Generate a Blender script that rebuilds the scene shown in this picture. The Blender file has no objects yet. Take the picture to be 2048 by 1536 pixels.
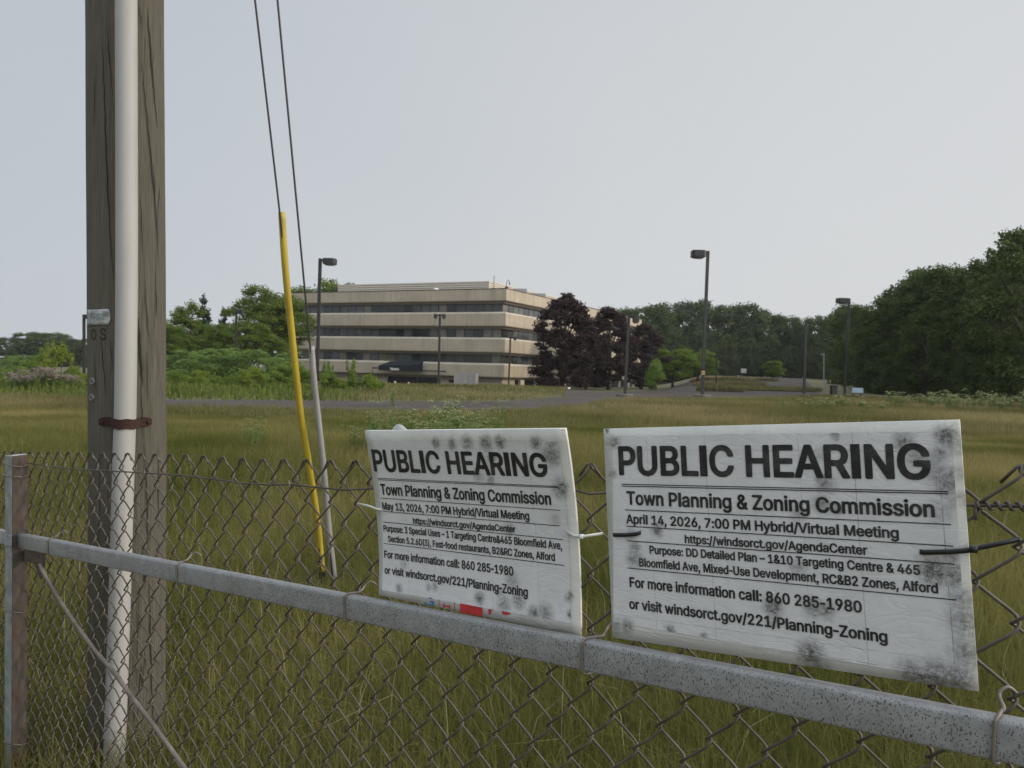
import bpy, math, random
import numpy as np
from mathutils import Vector, Matrix

scene = bpy.context.scene
COL = scene.collection
rad = math.radians

# ------------------------------------------------------------------ camera
F = 1480.0
PITCH = math.atan((768 - 745) / F)
ROLL = 0.029
CAMP = Vector((0, 0, 1.5))
_f = Vector((0, math.cos(PITCH), -math.sin(PITCH)))
_u0 = Vector((0, math.sin(PITCH), math.cos(PITCH)))
_x = Vector((1, 0, 0))
RGT = _x * math.cos(ROLL) + _u0 * math.sin(ROLL)
UP = -_x * math.sin(ROLL) + _u0 * math.cos(ROLL)
cam_d = bpy.data.cameras.new('camera')
cam = bpy.data.objects.new('camera', cam_d)
COL.objects.link(cam)
m = Matrix((RGT, UP, -_f)).transposed().to_4x4()
m.translation = CAMP
cam.matrix_world = m
cam_d.sensor_width = 36
cam_d.lens = 36 * F / 2048
cam_d.clip_start = 0.05
cam_d.clip_end = 3000
cam_d.dof.use_dof = True
cam_d.dof.focus_distance = 1.25
cam_d.dof.aperture_fstop = 17
scene.camera = cam

# ------------------------------------------------------------------ world
SUN_EL, SUN_AZ = rad(21), rad(97)          # azimuth clockwise from +Y
SUN_DIR = Vector((math.sin(SUN_AZ) * math.cos(SUN_EL), math.cos(SUN_AZ) * math.cos(SUN_EL), math.sin(SUN_EL)))
w = bpy.data.worlds.new('World')
scene.world = w
w.use_nodes = True
nt = w.node_tree
bg = nt.nodes['Background']
sky = nt.nodes.new('ShaderNodeTexSky')
sky.sky_type = 'NISHITA'
sky.sun_disc = False
sky.sun_elevation = SUN_EL
sky.sun_rotation = SUN_AZ
sky.dust_density = 4
tc = nt.nodes.new('ShaderNodeTexCoord')
dot = nt.nodes.new('ShaderNodeVectorMath'); dot.operation = 'DOT_PRODUCT'
dot.inputs[1].default_value = (0.62, -0.05, -0.62)
nt.links.new(tc.outputs['Generated'], dot.inputs[0])
cn = nt.nodes.new('ShaderNodeTexNoise'); cn.inputs['Scale'].default_value = 1.6; cn.inputs['Detail'].default_value = 4
nt.links.new(tc.outputs['Generated'], cn.inputs['Vector'])
ad = nt.nodes.new('ShaderNodeMath'); ad.operation = 'MULTIPLY_ADD'; ad.inputs[1].default_value = 0.35
nt.links.new(cn.outputs['Fac'], ad.inputs[0]); nt.links.new(dot.outputs['Value'], ad.inputs[2])
ramp = nt.nodes.new('ShaderNodeMapRange'); ramp.interpolation_type = 'SMOOTHSTEP'
ramp.inputs['From Min'].default_value = -0.60; ramp.inputs['From Max'].default_value = 0.38
nt.links.new(ad.outputs[0], ramp.inputs['Value'])
SKYK = 10.0
over = nt.nodes.new('ShaderNodeMix'); over.data_type = 'RGBA'
over.inputs['A'].default_value = tuple(SKYK * c for c in (0.505, 0.555, 0.610)) + (1,)
over.inputs['B'].default_value = tuple(SKYK * c for c in (0.690, 0.704, 0.716)) + (1,)
nt.links.new(ramp.outputs['Result'], over.inputs['Factor'])
mixs = nt.nodes.new('ShaderNodeMix'); mixs.data_type = 'RGBA'
mixs.inputs['Factor'].default_value = 0.06
nt.links.new(over.outputs['Result'], mixs.inputs['A'])
nt.links.new(sky.outputs['Color'], mixs.inputs['B'])
# an overcast dome brightens towards the zenith and on the side behind the photographer
sepd = nt.nodes.new('ShaderNodeSeparateXYZ'); nt.links.new(tc.outputs['Generated'], sepd.inputs[0])
zen = nt.nodes.new('ShaderNodeMapRange'); zen.interpolation_type = 'SMOOTHSTEP'
for k_, v_ in (('From Min', 0.50), ('From Max', 0.95), ('To Min', 1.0), ('To Max', 2.6)): zen.inputs[k_].default_value = v_
nt.links.new(sepd.outputs['Z'], zen.inputs['Value'])
bck = nt.nodes.new('ShaderNodeMapRange'); bck.interpolation_type = 'SMOOTHSTEP'
for k_, v_ in (('From Min', 0.25), ('From Max', 0.9), ('To Min', 1.0), ('To Max', 3.4)): bck.inputs[k_].default_value = v_
bdot = nt.nodes.new('ShaderNodeVectorMath'); bdot.operation = 'DOT_PRODUCT'; bdot.inputs[1].default_value = (0.86, -0.45, 0.2)
nt.links.new(tc.outputs['Generated'], bdot.inputs[0]); nt.links.new(bdot.outputs['Value'], bck.inputs['Value'])
gain = nt.nodes.new('ShaderNodeMath'); gain.operation = 'MAXIMUM'
nt.links.new(zen.outputs[0], gain.inputs[0]); nt.links.new(bck.outputs[0], gain.inputs[1])
mulc = nt.nodes.new('ShaderNodeVectorMath'); mulc.operation = 'SCALE'
nt.links.new(mixs.outputs['Result'], mulc.inputs[0]); nt.links.new(gain.outputs[0], mulc.inputs['Scale'])
nt.links.new(mulc.outputs[0], bg.inputs['Color'])
bg.inputs['Strength'].default_value = 0.1

sl = bpy.data.lights.new('sun', 'SUN')
sl.energy = 1.3; sl.angle = rad(6); sl.color = (1.0, 0.80, 0.60)
so = bpy.data.objects.new('sun', sl); COL.objects.link(so)
so.rotation_euler = SUN_DIR.to_track_quat('Z', 'Y').to_euler()

scene.view_settings.view_transform = 'Standard'
scene.view_settings.look = 'None'
scene.view_settings.exposure = 0.0
scene.view_settings.gamma = 1
scene.render.engine = 'CYCLES'
scene.cycles.max_bounces = 6
scene.cycles.transparent_max_bounces = 6

# ------------------------------------------------------------------ pixel <-> world (photo pixels, 2048 x 1536)
def ray(px, py):
    return _f + RGT * ((px - 1024) / F) + UP * ((768 - py) / F)
def at(px, py, Y):
    d = ray(px, py)
    return CAMP + d * (Y / d.y)
def proj(P):
    q = Vector(P) - CAMP
    z = q.dot(_f)
    return 1024 + F * q.dot(RGT) / z, 768 - F * q.dot(UP) / z
def hor(px): return 745 + ROLL * (px - 1024)

def ss(a, b, x):
    t = np.clip((np.asarray(x, float) - a) / (b - a), 0, 1)
    return t * t * (3 - 2 * t)
def terr(x, y):
    x = np.asarray(x, float); y = np.asarray(y, float)
    r = x / np.maximum(y, 1.0)
    z = -0.9 * ss(48, 115, y) * (1 - ss(0.19, 0.27, r))
    z = z + 2.3 * ss(95, 215, y) * ss(0.19, 0.27, r) * (1 - ss(0.45, 0.62, r))
    z = z + 0.36 * np.exp(-((x - 0.5) / 7) ** 2 - ((y - 62) / 9) ** 2)
    z = z + 0.25 * np.exp(-((x + 14) / 12) ** 2 - ((y - 58) / 10) ** 2)
    z = z + 0.035 * np.sin(x * 0.7 + 1.3) * np.sin(y * 0.55) * (1 - ss(24, 30, y))
    return z
def tz(x, y): return float(terr(x, y))
def ground(px, Y, dz=0.0):
    P = at(px, hor(px) + 25, Y)
    return Vector((P.x, Y, tz(P.x, Y) + dz))

# ------------------------------------------------------------------ mesh helpers
class MB:
    def __init__(s): s.v = []; s.f = []; s.sm = True
    def add(s, vs, fs):
        o = len(s.v)
        s.v.extend([tuple(p) for p in vs]); s.f.extend([tuple(i + o for i in f) for f in fs])
    def tube(s, pts, r, n=8, caps=True):
        pts = [Vector(p) for p in pts]
        rs = r if isinstance(r, (list, tuple)) else [r] * len(pts)
        t0 = (pts[1] - pts[0]).normalized()
        a = t0.orthogonal().normalized()
        vs = []
        for i, p in enumerate(pts):
            t = (pts[min(i + 1, len(pts) - 1)] - pts[max(i - 1, 0)])
            if t.length < 1e-9: t = t0
            t.normalize()
            a = (a - t * a.dot(t))
            if a.length < 1e-6: a = t.orthogonal()
            a.normalize()
            b = t.cross(a)
            for k in range(n):
                q = 2 * math.pi * k / n
                vs.append(p + (a * math.cos(q) + b * math.sin(q)) * rs[i])
        fs = [(i * n + k, i * n + (k + 1) % n, (i + 1) * n + (k + 1) % n, (i + 1) * n + k) for i in range(len(pts) - 1) for k in range(n)]
        if caps:
            fs.append(tuple(range(n - 1, -1, -1))); fs.append(tuple((len(pts) - 1) * n + k for k in range(n)))
        s.add(vs, fs)
    def box(s, c, ax, ay, az):      # centre and three half-extent vectors
        c = Vector(c); ax = Vector(ax); ay = Vector(ay); az = Vector(az)
        vs = [c + ax * i + ay * j + az * k for k in (-1, 1) for j in (-1, 1) for i in (-1, 1)]
        s.add(vs, [(0, 2, 3, 1), (4, 5, 7, 6), (0, 1, 5, 4), (2, 6, 7, 3), (0, 4, 6, 2), (1, 3, 7, 5)])
    def bx(s, x0, x1, y0, y1, z0, z1):
        s.box(((x0 + x1) / 2, (y0 + y1) / 2, (z0 + z1) / 2), ((x1 - x0) / 2, 0, 0), (0, (y1 - y0) / 2, 0), (0, 0, (z1 - z0) / 2))
    def rings(s, rings, cap0=True, cap1=True):
        n = len(rings[0]); vs = [p for r in rings for p in r]
        fs = [(i * n + k, i * n + (k + 1) % n, (i + 1) * n + (k + 1) % n, (i + 1) * n + k) for i in range(len(rings) - 1) for k in range(n)]
        if cap0: fs.append(tuple(range(n - 1, -1, -1)))
        if cap1: fs.append(tuple((len(rings) - 1) * n + k for k in range(n)))
        s.add(vs, fs)
    def build(s, name, mat, parent=None, smooth=True, bevel=0):
        me = bpy.data.meshes.new(name)
        me.from_pydata(s.v, [], s.f); me.update()
        o = link(name, me, mat, parent)
        if smooth:
            for p in me.polygons: p.use_smooth = True
        if bevel:
            b = o.modifiers.new('bevel', 'BEVEL'); b.width = bevel; b.segments = 2; b.limit_method = 'ANGLE'
        return o
def link(name, me, mat, parent=None):
    o = bpy.data.objects.new(name, me)
    if mat is not None: me.materials.append(mat)
    COL.objects.link(o)
    if parent is not None:
        o.parent = parent
        o.matrix_parent_inverse = Matrix.Translation(parent.location).inverted() if parent.parent is None else Matrix()
    return o
def tag(o, label, cat, group=None, kind=None):
    if label: o['label'] = label
    if cat: o['category'] = cat
    if group: o['group'] = group
    if kind: o['kind'] = kind
    return o
def empty(name, loc, label, cat, group=None):
    o = bpy.data.objects.new(name, None); COL.objects.link(o); o.location = loc
    o.empty_display_size = 0.1
    return tag(o, label, cat, group)
def struct(o): o['kind'] = 'structure'; return o
def np_mesh(name, V, Q, attrs=None, smooth=False):
    me = bpy.data.meshes.new(name)
    nv, nf = len(V), len(Q)
    me.vertices.add(nv); me.vertices.foreach_set('co', np.asarray(V, np.float32).ravel())
    me.loops.add(nf * 4); me.polygons.add(nf)
    me.loops.foreach_set('vertex_index', np.asarray(Q, np.int32).ravel())
    me.polygons.foreach_set('loop_start', np.arange(nf, dtype=np.int32) * 4)
    for k, a in (attrs or {}).items():
        at_ = me.attributes.new(k, 'FLOAT', 'POINT'); at_.data.foreach_set('value', np.asarray(a, np.float32))
    me.update(calc_edges=True)
    if smooth: me.polygons.foreach_set('use_smooth', np.ones(nf, bool))
    return me

# ------------------------------------------------------------------ material helpers
def newmat(name):
    mt = bpy.data.materials.new(name); mt.use_nodes = True
    n = mt.node_tree
    return mt, n, n.nodes['Principled BSDF']
def N(n, typ, **kw):
    o = n.nodes.new(typ)
    for k, v in kw.items():
        if k in o.inputs: o.inputs[k].default_value = v
        else: setattr(o, k, v)
    return o
def mixc(n, fac, a, b, blend='MIX'):
    o = n.nodes.new('ShaderNodeMix'); o.data_type = 'RGBA'; o.blend_type = blend
    for s, v in (('Factor', fac), ('A', a), ('B', b)):
        sock = [i for i in o.inputs if i.name == s and (i.type == ('VALUE' if s == 'Factor' else 'RGBA'))][0]
        if hasattr(v, 'links'): n.links.new(v, sock)
        elif s == 'Factor': sock.default_value = v
        else: sock.default_value = tuple(v) + ((1,) if len(v) == 3 else ())
    return [i for i in o.outputs if i.type == 'RGBA'][0]
def mth(n, op, a, b=None, c=None):
    o = n.nodes.new('ShaderNodeMath'); o.operation = op
    for i, v in enumerate((a, b, c)):
        if v is None: continue
        if hasattr(v, 'links'): n.links.new(v, o.inputs[i])
        else: o.inputs[i].default_value = v
    return o.outputs[0]
def mr(n, v, a, b, c=0.0, d=1.0, smooth=False):
    o = n.nodes.new('ShaderNodeMapRange')
    if smooth: o.interpolation_type = 'SMOOTHSTEP'
    n.links.new(v, o.inputs['Value'])
    for k, x in (('From Min', a), ('From Max', b), ('To Min', c), ('To Max', d)): o.inputs[k].default_value = x
    return o.outputs['Result']
def coords(n, scale=(1, 1, 1), kind='Object'):
    t = n.nodes.new('ShaderNodeTexCoord'); mp = n.nodes.new('ShaderNodeMapping')
    mp.inputs['Scale'].default_value = scale
    n.links.new(t.outputs[kind], mp.inputs['Vector'])
    return mp.outputs['Vector']
def noise(n, vec, scale, detail=4, rough=0.55, dist=0):
    o = N(n, 'ShaderNodeTexNoise', Scale=scale, Detail=detail, Roughness=rough, Distortion=dist)
    n.links.new(vec, o.inputs['Vector'])
    return o.outputs['Fac']
def bump(n, bs, h, strength, dist=0.01):
    o = N(n, 'ShaderNodeBump', Strength=strength, Distance=dist)
    n.links.new(h, o.inputs['Height']); n.links.new(o.outputs['Normal'], bs.inputs['Normal'])
def simple(name, col, rough=0.6, metal=0.0, nscale=0, namp=0.25, bumps=0, bscale=60, kind='Object'):
    mt, n, b = newmat(name)
    b.inputs['Roughness'].default_value = rough; b.inputs['Metallic'].default_value = metal
    if nscale:
        v = coords(n, kind=kind)
        f = noise(n, v, nscale, 5)
        lo = tuple(c * (1 - namp) for c in col); hi = tuple(min(1, c * (1 + namp)) for c in col)
        n.links.new(mixc(n, mr(n, f, 0.3, 0.7), lo, hi), b.inputs['Base Color'])
        if bumps: bump(n, b, noise(n, v, bscale, 4), bumps, 0.002)
    else: b.inputs['Base Color'].default_value = tuple(col) + (1,)
    return mt

def leafmat(name, c0, c1, c2=None, trans=0.25, rough=0.55, tipc=None, big=0.0):
    mt, n, b = newmat(name)
    a = N(n, 'ShaderNodeAttribute', attribute_name='tint')
    col = mixc(n, a.outputs['Fac'], c0, c1)
    oi = n.nodes.new('ShaderNodeObjectInfo')
    if c2: col = mixc(n, mth(n, 'MULTIPLY', oi.outputs['Random'], 0.6), col, c2)
    if tipc:
        t = N(n, 'ShaderNodeAttribute', attribute_name='tip')
        col = mixc(n, t.outputs['Fac'], col, tipc)
    if big:
        g = n.nodes.new('ShaderNodeNewGeometry')
        f = noise(n, g.outputs['Position'], big, 3)
        col = mixc(n, mr(n, f, 0.35, 0.65), col, tuple(x * 0.62 for x in c0), 'MIX')
    n.links.new(col, b.inputs['Base Color'])
    b.inputs['Roughness'].default_value = rough
    b.inputs['Specular IOR Level'].default_value = 0.06
    tr = n.nodes.new('ShaderNodeBsdfTranslucent'); n.links.new(col, tr.inputs['Color'])
    ms = n.nodes.new('ShaderNodeMixShader'); ms.inputs[0].default_value = trans
    n.links.new(b.outputs[0], ms.inputs[1]); n.links.new(tr.outputs[0], ms.inputs[2])
    n.links.new(ms.outputs[0], n.nodes['Material Output'].inputs['Surface'])
    return mt

# ------------------------------------------------------------------ ground, car park
def inpoly(px, py, poly):
    ins = np.zeros(len(px), bool); j = len(poly) - 1
    for i in range(len(poly)):
        xi, yi = poly[i]; xj, yj = poly[j]
        c = ((yi > py) != (yj > py)) & (px < (xj - xi) * (py - yi) / (yj - yi + 1e-12) + xi)
        ins ^= c; j = i
    return ins
LOT = [(-14.5, 23.7), (-6, 25.3), (-0.5, 27.0), (3.5, 36), (7, 44.5), (12, 47.5), (24.5, 62), (33, 78), (46, 112), (64, 160), (84, 218),
       (66, 226), (46, 182), (34, 150), (25, 128), (15, 106), (6, 76), (4.4, 60), (3.4, 48), (-0.6, 37.2), (-7.5, 32.6), (-14.5, 29.2)]
ISLES = [((34.5, 101), 8.2, 3.6, 0.35), ((38, 128), 7, 3.4, 0.3), ((47, 160), 10.5, 6.5, 0.35), ((24, 84), 3.0, 1.6, 0.3)]

def ground_mat():
    mt, n, b = newmat('dry_meadow_soil')
    g = n.nodes.new('ShaderNodeNewGeometry')
    f1 = noise(n, g.outputs['Position'], 0.12, 3); f2 = noise(n, g.outputs['Position'], 3.0, 6, 0.65)
    c = mixc(n, mr(n, f1, 0.35, 0.65), (0.100, 0.100, 0.038), (0.150, 0.125, 0.065))
    c = mixc(n, mr(n, f2, 0.3, 0.75), c, (0.06, 0.062, 0.025))
    n.links.new(c, b.inputs['Base Color']); b.inputs['Roughness'].default_value = 0.95
    bump(n, b, f2, 0.8, 0.1)
    return mt
def asphalt_mat():
    mt, n, b = newmat('weathered_asphalt')
    g = n.nodes.new('ShaderNodeNewGeometry')
    f1 = noise(n, g.outputs['Position'], 0.25, 5, 0.6); f2 = noise(n, g.outputs['Position'], 14, 4)
    vo = N(n, 'ShaderNodeTexVoronoi', feature='DISTANCE_TO_EDGE', Scale=0.22)
    nz = N(n, 'ShaderNodeTexNoise', Scale=0.5, Detail=4)
    n.links.new(g.outputs['Position'], nz.inputs['Vector'])
    av = n.nodes.new('ShaderNodeVectorMath'); av.operation = 'MULTIPLY_ADD'; av.inputs[1].default_value = (2.5,) * 3
    n.links.new(nz.outputs['Color'], av.inputs[0]); n.links.new(g.outputs['Position'], av.inputs[2]); n.links.new(av.outputs[0], vo.inputs['Vector'])
    crack = mr(n, vo.outputs['Distance'], 0.0, 0.035, 1, 0)
    c = mixc(n, mr(n, f1, 0.3, 0.7), (0.062, 0.052, 0.049), (0.098, 0.084, 0.078))
    c = mixc(n, mth(n, 'MULTIPLY', mr(n, f2, 0.4, 0.7), 0.35), c, (0.045, 0.042, 0.040))
    c = mixc(n, mth(n, 'MULTIPLY', crack, 0.75), c, (0.07, 0.075, 0.03))
    n.links.new(c, b.inputs['Base Color']); b.inputs['Roughness'].default_value = 0.95; b.inputs['Specular IOR Level'].default_value = 0.1
    return mt
def axis(a):
    out = [a[0][0]]
    for x0, x1, st in a:
        k = max(1, int(round((x1 - x0) / st))); out += [x0 + (x1 - x0) * (i + 1) / k for i in range(k)]
    return np.array(out)
gx = axis([(-700, -160, 60), (-160, -40, 4), (-40, 60, 1.25), (60, 180, 4), (180, 800, 60)])
gy = axis([(-40, -4, 6), (-4, 30, 0.8), (30, 100, 1.5), (100, 260, 4), (260, 1400, 80)])
X, Yg = np.meshgrid(gx, gy)
Zg = terr(X, Yg)
nx, ny = len(gx), len(gy)
idx = np.arange(nx * ny).reshape(ny, nx)
Q = np.stack([idx[:-1, :-1], idx[:-1, 1:], idx[1:, 1:], idx[1:, :-1]], -1).reshape(-1, 4)
me = np_mesh('ground', np.stack([X, Yg, Zg], -1).reshape(-1, 3), Q, smooth=True)
struct(link('ground', me, ground_mat()))

def sheet(name, poly, mat, dz, step=1.5):
    import bmesh
    bm = bmesh.new()
    # densify outline, then cut by a grid so that it follows the terrain
    pts = []
    for i in range(len(poly)):
        a = np.array(poly[i]); b = np.array(poly[(i + 1) % len(poly)])
        k = max(1, int(np.linalg.norm(b - a) / 2))
        for j in range(k): pts.append(a + (b - a) * j / k)
    bm.faces.new([bm.verts.new((p[0], p[1], 0)) for p in pts])
    xs = [p[0] for p in pts]; ys = [p[1] for p in pts]
    for ax_, lo, hi in ((0, min(xs), max(xs)), (1, min(ys), max(ys))):
        s_ = 2.5 if hi - lo < 120 else 4
        c = lo + s_
        while c < hi:
            co = [0, 0, 0]; co[ax_] = c; no = [0, 0, 0]; no[ax_] = 1
            bmesh.ops.bisect_plane(bm, geom=bm.verts[:] + bm.edges[:] + bm.faces[:], plane_co=co, plane_no=no)
            c += s_
    bmesh.ops.triangulate(bm, faces=bm.faces[:])
    for v in bm.verts: v.co.z = tz(v.co.x, v.co.y) + dz
    me = bpy.data.meshes.new(name); bm.to_mesh(me); bm.free()
    for p in me.polygons: p.use_smooth = True
    return link(name, me, mat)
M_asphalt = asphalt_mat()
struct(sheet('car_park', LOT, M_asphalt, 0.03))
rng = np.random.default_rng(5)
M_isle = ground_mat()
isle_polys = []
for (cx, cy), a, b_, rot in ISLES:
    P = []
    for k in range(28):
        q = 2 * math.pi * k / 28
        r = 1 + 0.12 * math.sin(3 * q + cx)
        x_, y_ = a * r * math.cos(q), b_ * r * math.sin(q)
        P.append((cx + x_ * math.cos(rot) - y_ * math.sin(rot), cy + x_ * math.sin(rot) + y_ * math.cos(rot)))
    isle_polys.append(P)
    struct(sheet('grass_island', P, M_isle, 0.12))

# ------------------------------------------------------------------ grass
def blades(name, x, y, h, wd, rng, mat, lean=0.45, tipprob=0.3, tipmin=0.0, dz=0.0):
    n = len(x)
    z = terr(x, y) + dz
    az = rng.uniform(0, 2 * math.pi, n); face = rng.uniform(0, math.pi, n)
    ln = np.abs(rng.normal(0, lean, n)) * h
    dx, dy = np.cos(az) * ln, np.sin(az) * ln
    sx, sy = np.cos(face) * wd / 2, np.sin(face) * wd / 2
    V = np.zeros((n, 6, 3), np.float32)
    for lvl, (t, k, hh) in enumerate(((0, 1.0, 0), (0.32, 0.85, 0.6), (1.0, 0.12, 1.0))):
        cx, cy, cz = x + dx * t, y + dy * t, z + h * hh - ln * 0.25 * (t if lvl == 2 else 0)
        V[:, lvl * 2] = np.stack([cx - sx * k, cy - sy * k, cz], -1)
        V[:, lvl * 2 + 1] = np.stack([cx + sx * k, cy + sy * k, cz], -1)
    b = np.arange(n)[:, None] * 6
    Q = np.concatenate([b + np.array([0, 1, 3, 2]), b + np.array([2, 3, 5, 4])], 1).reshape(-1, 4)
    patch = 0.5 + 0.25 * np.sin(x * 0.35 + 1.1 * np.sin(y * 0.21)) + 0.25 * np.sin(y * 0.42 + x * 0.15 + 2) + 0.22 * np.sin(x * 1.9 + 2 * np.sin(y * 0.9)) * np.sin(y * 1.3 + np.sin(x * 1.1))
    h = h * (1 + 0.25 * np.sin(x * 1.3 + 1.7 * np.sin(y * 0.8)) * np.sin(y * 1.1 + 0.6))
    tint = np.clip(rng.beta(1.6, 2.0, n) * 0.7 + patch * 0.4, 0, 1)
    tip = (rng.random(n) < tipprob * (0.5 + 1.0 * np.clip(0.5 + 0.5 * np.sin(x * 0.23 + 1.5 * np.sin(y * 0.17 + 1)), 0, 1))) * rng.uniform(0.5, 1, n)
    T = np.repeat(tint[:, None], 6, 1)
    P = np.zeros((n, 6)); P[:, 4:] = tip[:, None]; P[:, 2:4] = tip[:, None] * 0.35
    P = np.maximum(P, tipmin)
    me = np_mesh(name, V.reshape(-1, 3), Q, {'tint': T.ravel(), 'tip': P.ravel()})
    return link(name, me, mat)
M_grass = leafmat('meadow_grass_blades', (0.145, 0.168, 0.036), (0.300, 0.262, 0.100), trans=0.45, rough=0.7, tipc=(0.44, 0.31, 0.19), big=0.30)
M_grass_far = leafmat('far_meadow_blades', (0.160, 0.172, 0.052), (0.310, 0.262, 0.125), trans=0.45, rough=0.7, tipc=(0.43, 0.30, 0.215), big=0.12)
M_straw = leafmat('dry_seed_stalks', (0.30, 0.26, 0.15), (0.42, 0.36, 0.22), trans=0.3)
rng = np.random.default_rng(11)
def wedge(y0, y1, dens, um=0.86):
    area = um * (y1 * y1 - y0 * y0); n = int(area * dens)
    y = np.sqrt(rng.uniform(y0 * y0, y1 * y1, n)); x = rng.uniform(-um, um, n) * y
    return x, y
def field_ok(x, y):
    ok = ~inpoly(x, y, LOT)
    return ok
x, y = wedge(1.3, 7.5, 4200); k = field_ok(x, y); x, y = x[k], y[k]
h = rng.uniform(0.10, 0.30, len(x)) * (1 - 0.72 * np.exp(-((x + 1.33) / 0.35) ** 2 - ((y - 4.95) / 0.55) ** 2)); tag(blades('grass', x, y, h, rng.uniform(0.0018, 0.0045, len(x)), rng, M_grass, 0.6, 0.15), 'uncut olive green meadow grass just behind the chain link fence', 'grass', kind='stuff')
x, y = wedge(7.5, 21, 1000); k = field_ok(x, y); x, y = x[k], y[k]
h = rng.uniform(0.12, 0.34, len(x)) * (1 - 0.5 * ss(12, 20, y)); tag(blades('grass', x, y, h, rng.uniform(0.004, 0.009, len(x)), rng, M_grass, 0.55, 0.40), 'tall brownish green meadow grass in the middle of the field', 'grass', kind='stuff')
x, y = wedge(21, 72, 130); k = field_ok(x, y) & ((x > 4) | (y < 29)); x, y = x[k], y[k]
h = rng.uniform(0.10, 0.26, len(x)) * (1 + 0.6 * ss(0, 8, x)); tag(blades('grass', x, y, h, rng.uniform(0.012, 0.026, len(x)), rng, M_grass_far, 0.3, 0.55), 'reddish brown seeding grass along the far edge of the field', 'grass', kind='stuff')
# grass beyond the strip of asphalt
x = rng.uniform(-60, 6, 90000); y = rng.uniform(28, 92, 90000); k = field_ok(x, y); x, y = x[k], y[k]
k = x / y > -0.235 + rng.normal(0, 0.02, len(x)); x1_, y1_, x, y = x[~k], y[~k], x[k], y[k]
M_weedy = leafmat('weedy_green_blades', (0.100, 0.140, 0.030), (0.200, 0.235, 0.065), trans=0.35, rough=0.6, tipc=(0.24, 0.19, 0.10), big=0.4)
tag(blades('undergrowth', x1_, y1_, rng.uniform(0.15, 0.6, len(x1_)) * (0.5 + 0.5 * ss(30, 36, y1_)), rng.uniform(0.03, 0.07, len(x1_)), rng, M_weedy, 0.45, 0.12), 'weedy green undergrowth between the bushes beyond the asphalt strip', 'undergrowth', kind='stuff')
h = rng.uniform(0.10, 0.30, len(x)); tag(blades('grass', x, y, h, rng.uniform(0.025, 0.05, len(x)), rng, M_grass_far, 0.3, 0.25), 'rough grass bank between the asphalt strip and the office building', 'grass', kind='stuff')
# seed stalks near the fence
x, y = wedge(2.4, 12, 20); h = rng.uniform(0.22, 0.46, len(x))
tag(blades('dry_grass', x, y, h, rng.uniform(0.0018, 0.0036, len(x)), rng, M_straw, 0.7, 1.0), 'pale dry seed stalks standing in the grass behind the fence', 'grass', kind='stuff')
for P, tipm in zip(isle_polys, (0.0, 0.2, 0.75, 0.1)):
    xs = np.array([p[0] for p in P]); ys = np.array([p[1] for p in P])
    x = rng.uniform(xs.min(), xs.max(), 4200); y = rng.uniform(ys.min(), ys.max(), 4200); k = inpoly(x, y, P); x, y = x[k], y[k]
    tag(blades('grass', x, y, rng.uniform(0.25, 0.75, len(x)), rng.uniform(0.06, 0.12, len(x)), rng, M_grass_far, 0.3, 0.3, tipm, 0.1), 'straw coloured grass on a planting island of the car park' if tipm > 0.5 else 'weedy green grass on a planting island of the car park', 'grass', 'grassed islands in the car park', kind='stuff')

# ------------------------------------------------------------------ fence frame of reference
N0 = Vector((0.603, 0.798, 0.059)); NK = N0.length; N0 /= NK
C0 = (0.9627 + 0.059 * 1.35) / NK
MV = -N0
def onf(px, py, off=0.0):
    d = ray(px, py)
    t = (C0 - off - N0.dot(CAMP)) / N0.dot(d)
    return CAMP + d * t
FO = onf(711, 925)
TV = (onf(2042, 938) - onf(158, 907)).normalized()
WV = N0.cross(TV); WV = -WV if WV.z < 0 else WV
# fabric wires hang plumb in the plane
WV = (Vector((0, 0, 1)) - N0 * N0.z).normalized()
B2 = Matrix(((TV.dot(TV), TV.dot(WV)), (WV.dot(TV), WV.dot(WV)))).inverted()
def sh(P):
    q = P - FO
    a = B2 @ Vector((q.dot(TV), q.dot(WV)))
    return a.x, a.y
def FP(s, h, off=0.0): return FO + TV * s + WV * h + MV * off

galv_mat = None
def galv():
    mt, n, b = newmat('spangled_galvanised_rail')
    v = coords(n, (1, 1, 1), 'Object')
    mp = coords(n, (1, 1, 0.55), 'Object')
    sp = noise(n, mp, 560, 2, 0.5); area = noise(n, v, 9, 4)
    th = mth(n, 'MULTIPLY_ADD', area, 0.14, 0.505)
    spots = mr(n, mth(n, 'SUBTRACT', sp, th), 0.0, 0.03)
    base = mixc(n, mr(n, noise(n, v, 35, 5, 0.7), 0.3, 0.7), (0.225, 0.232, 0.236), (0.33, 0.336, 0.338))
    geo = n.nodes.new('ShaderNodeNewGeometry')
    sepn = n.nodes.new('ShaderNodeSeparateXYZ'); n.links.new(geo.outputs['Normal'], sepn.inputs[0])
    top = mr(n, sepn.outputs['Z'], 0.5, 0.8)
    spk = mth(n, 'MULTIPLY', spots, mth(n, 'SUBTRACT', 1.0, mth(n, 'MULTIPLY', top, 0.55)))
    grime = mr(n, noise(n, v, 60, 5, 0.75), 0.45, 0.65)
    base = mixc(n, mth(n, 'MULTIPLY', mth(n, 'MULTIPLY', grime, top), 0.55), base, (0.20, 0.17, 0.15))
    rust = mth(n, 'MULTIPLY', mr(n, noise(n, v, 6, 4), 0.62, 0.75), 0.35)
    base = mixc(n, rust, base, (0.17, 0.12, 0.08))
    c = mixc(n, mth(n, 'MULTIPLY', spk, 0.85), base, (0.060, 0.052, 0.046))
    n.links.new(c, b.inputs['Base Color'])
    b.inputs['Metallic'].default_value = 0.25; b.inputs['Roughness'].default_value = 0.55
    bump(n, b, spots, -0.25, 0.001)
    return mt
M_rail = galv()
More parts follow.
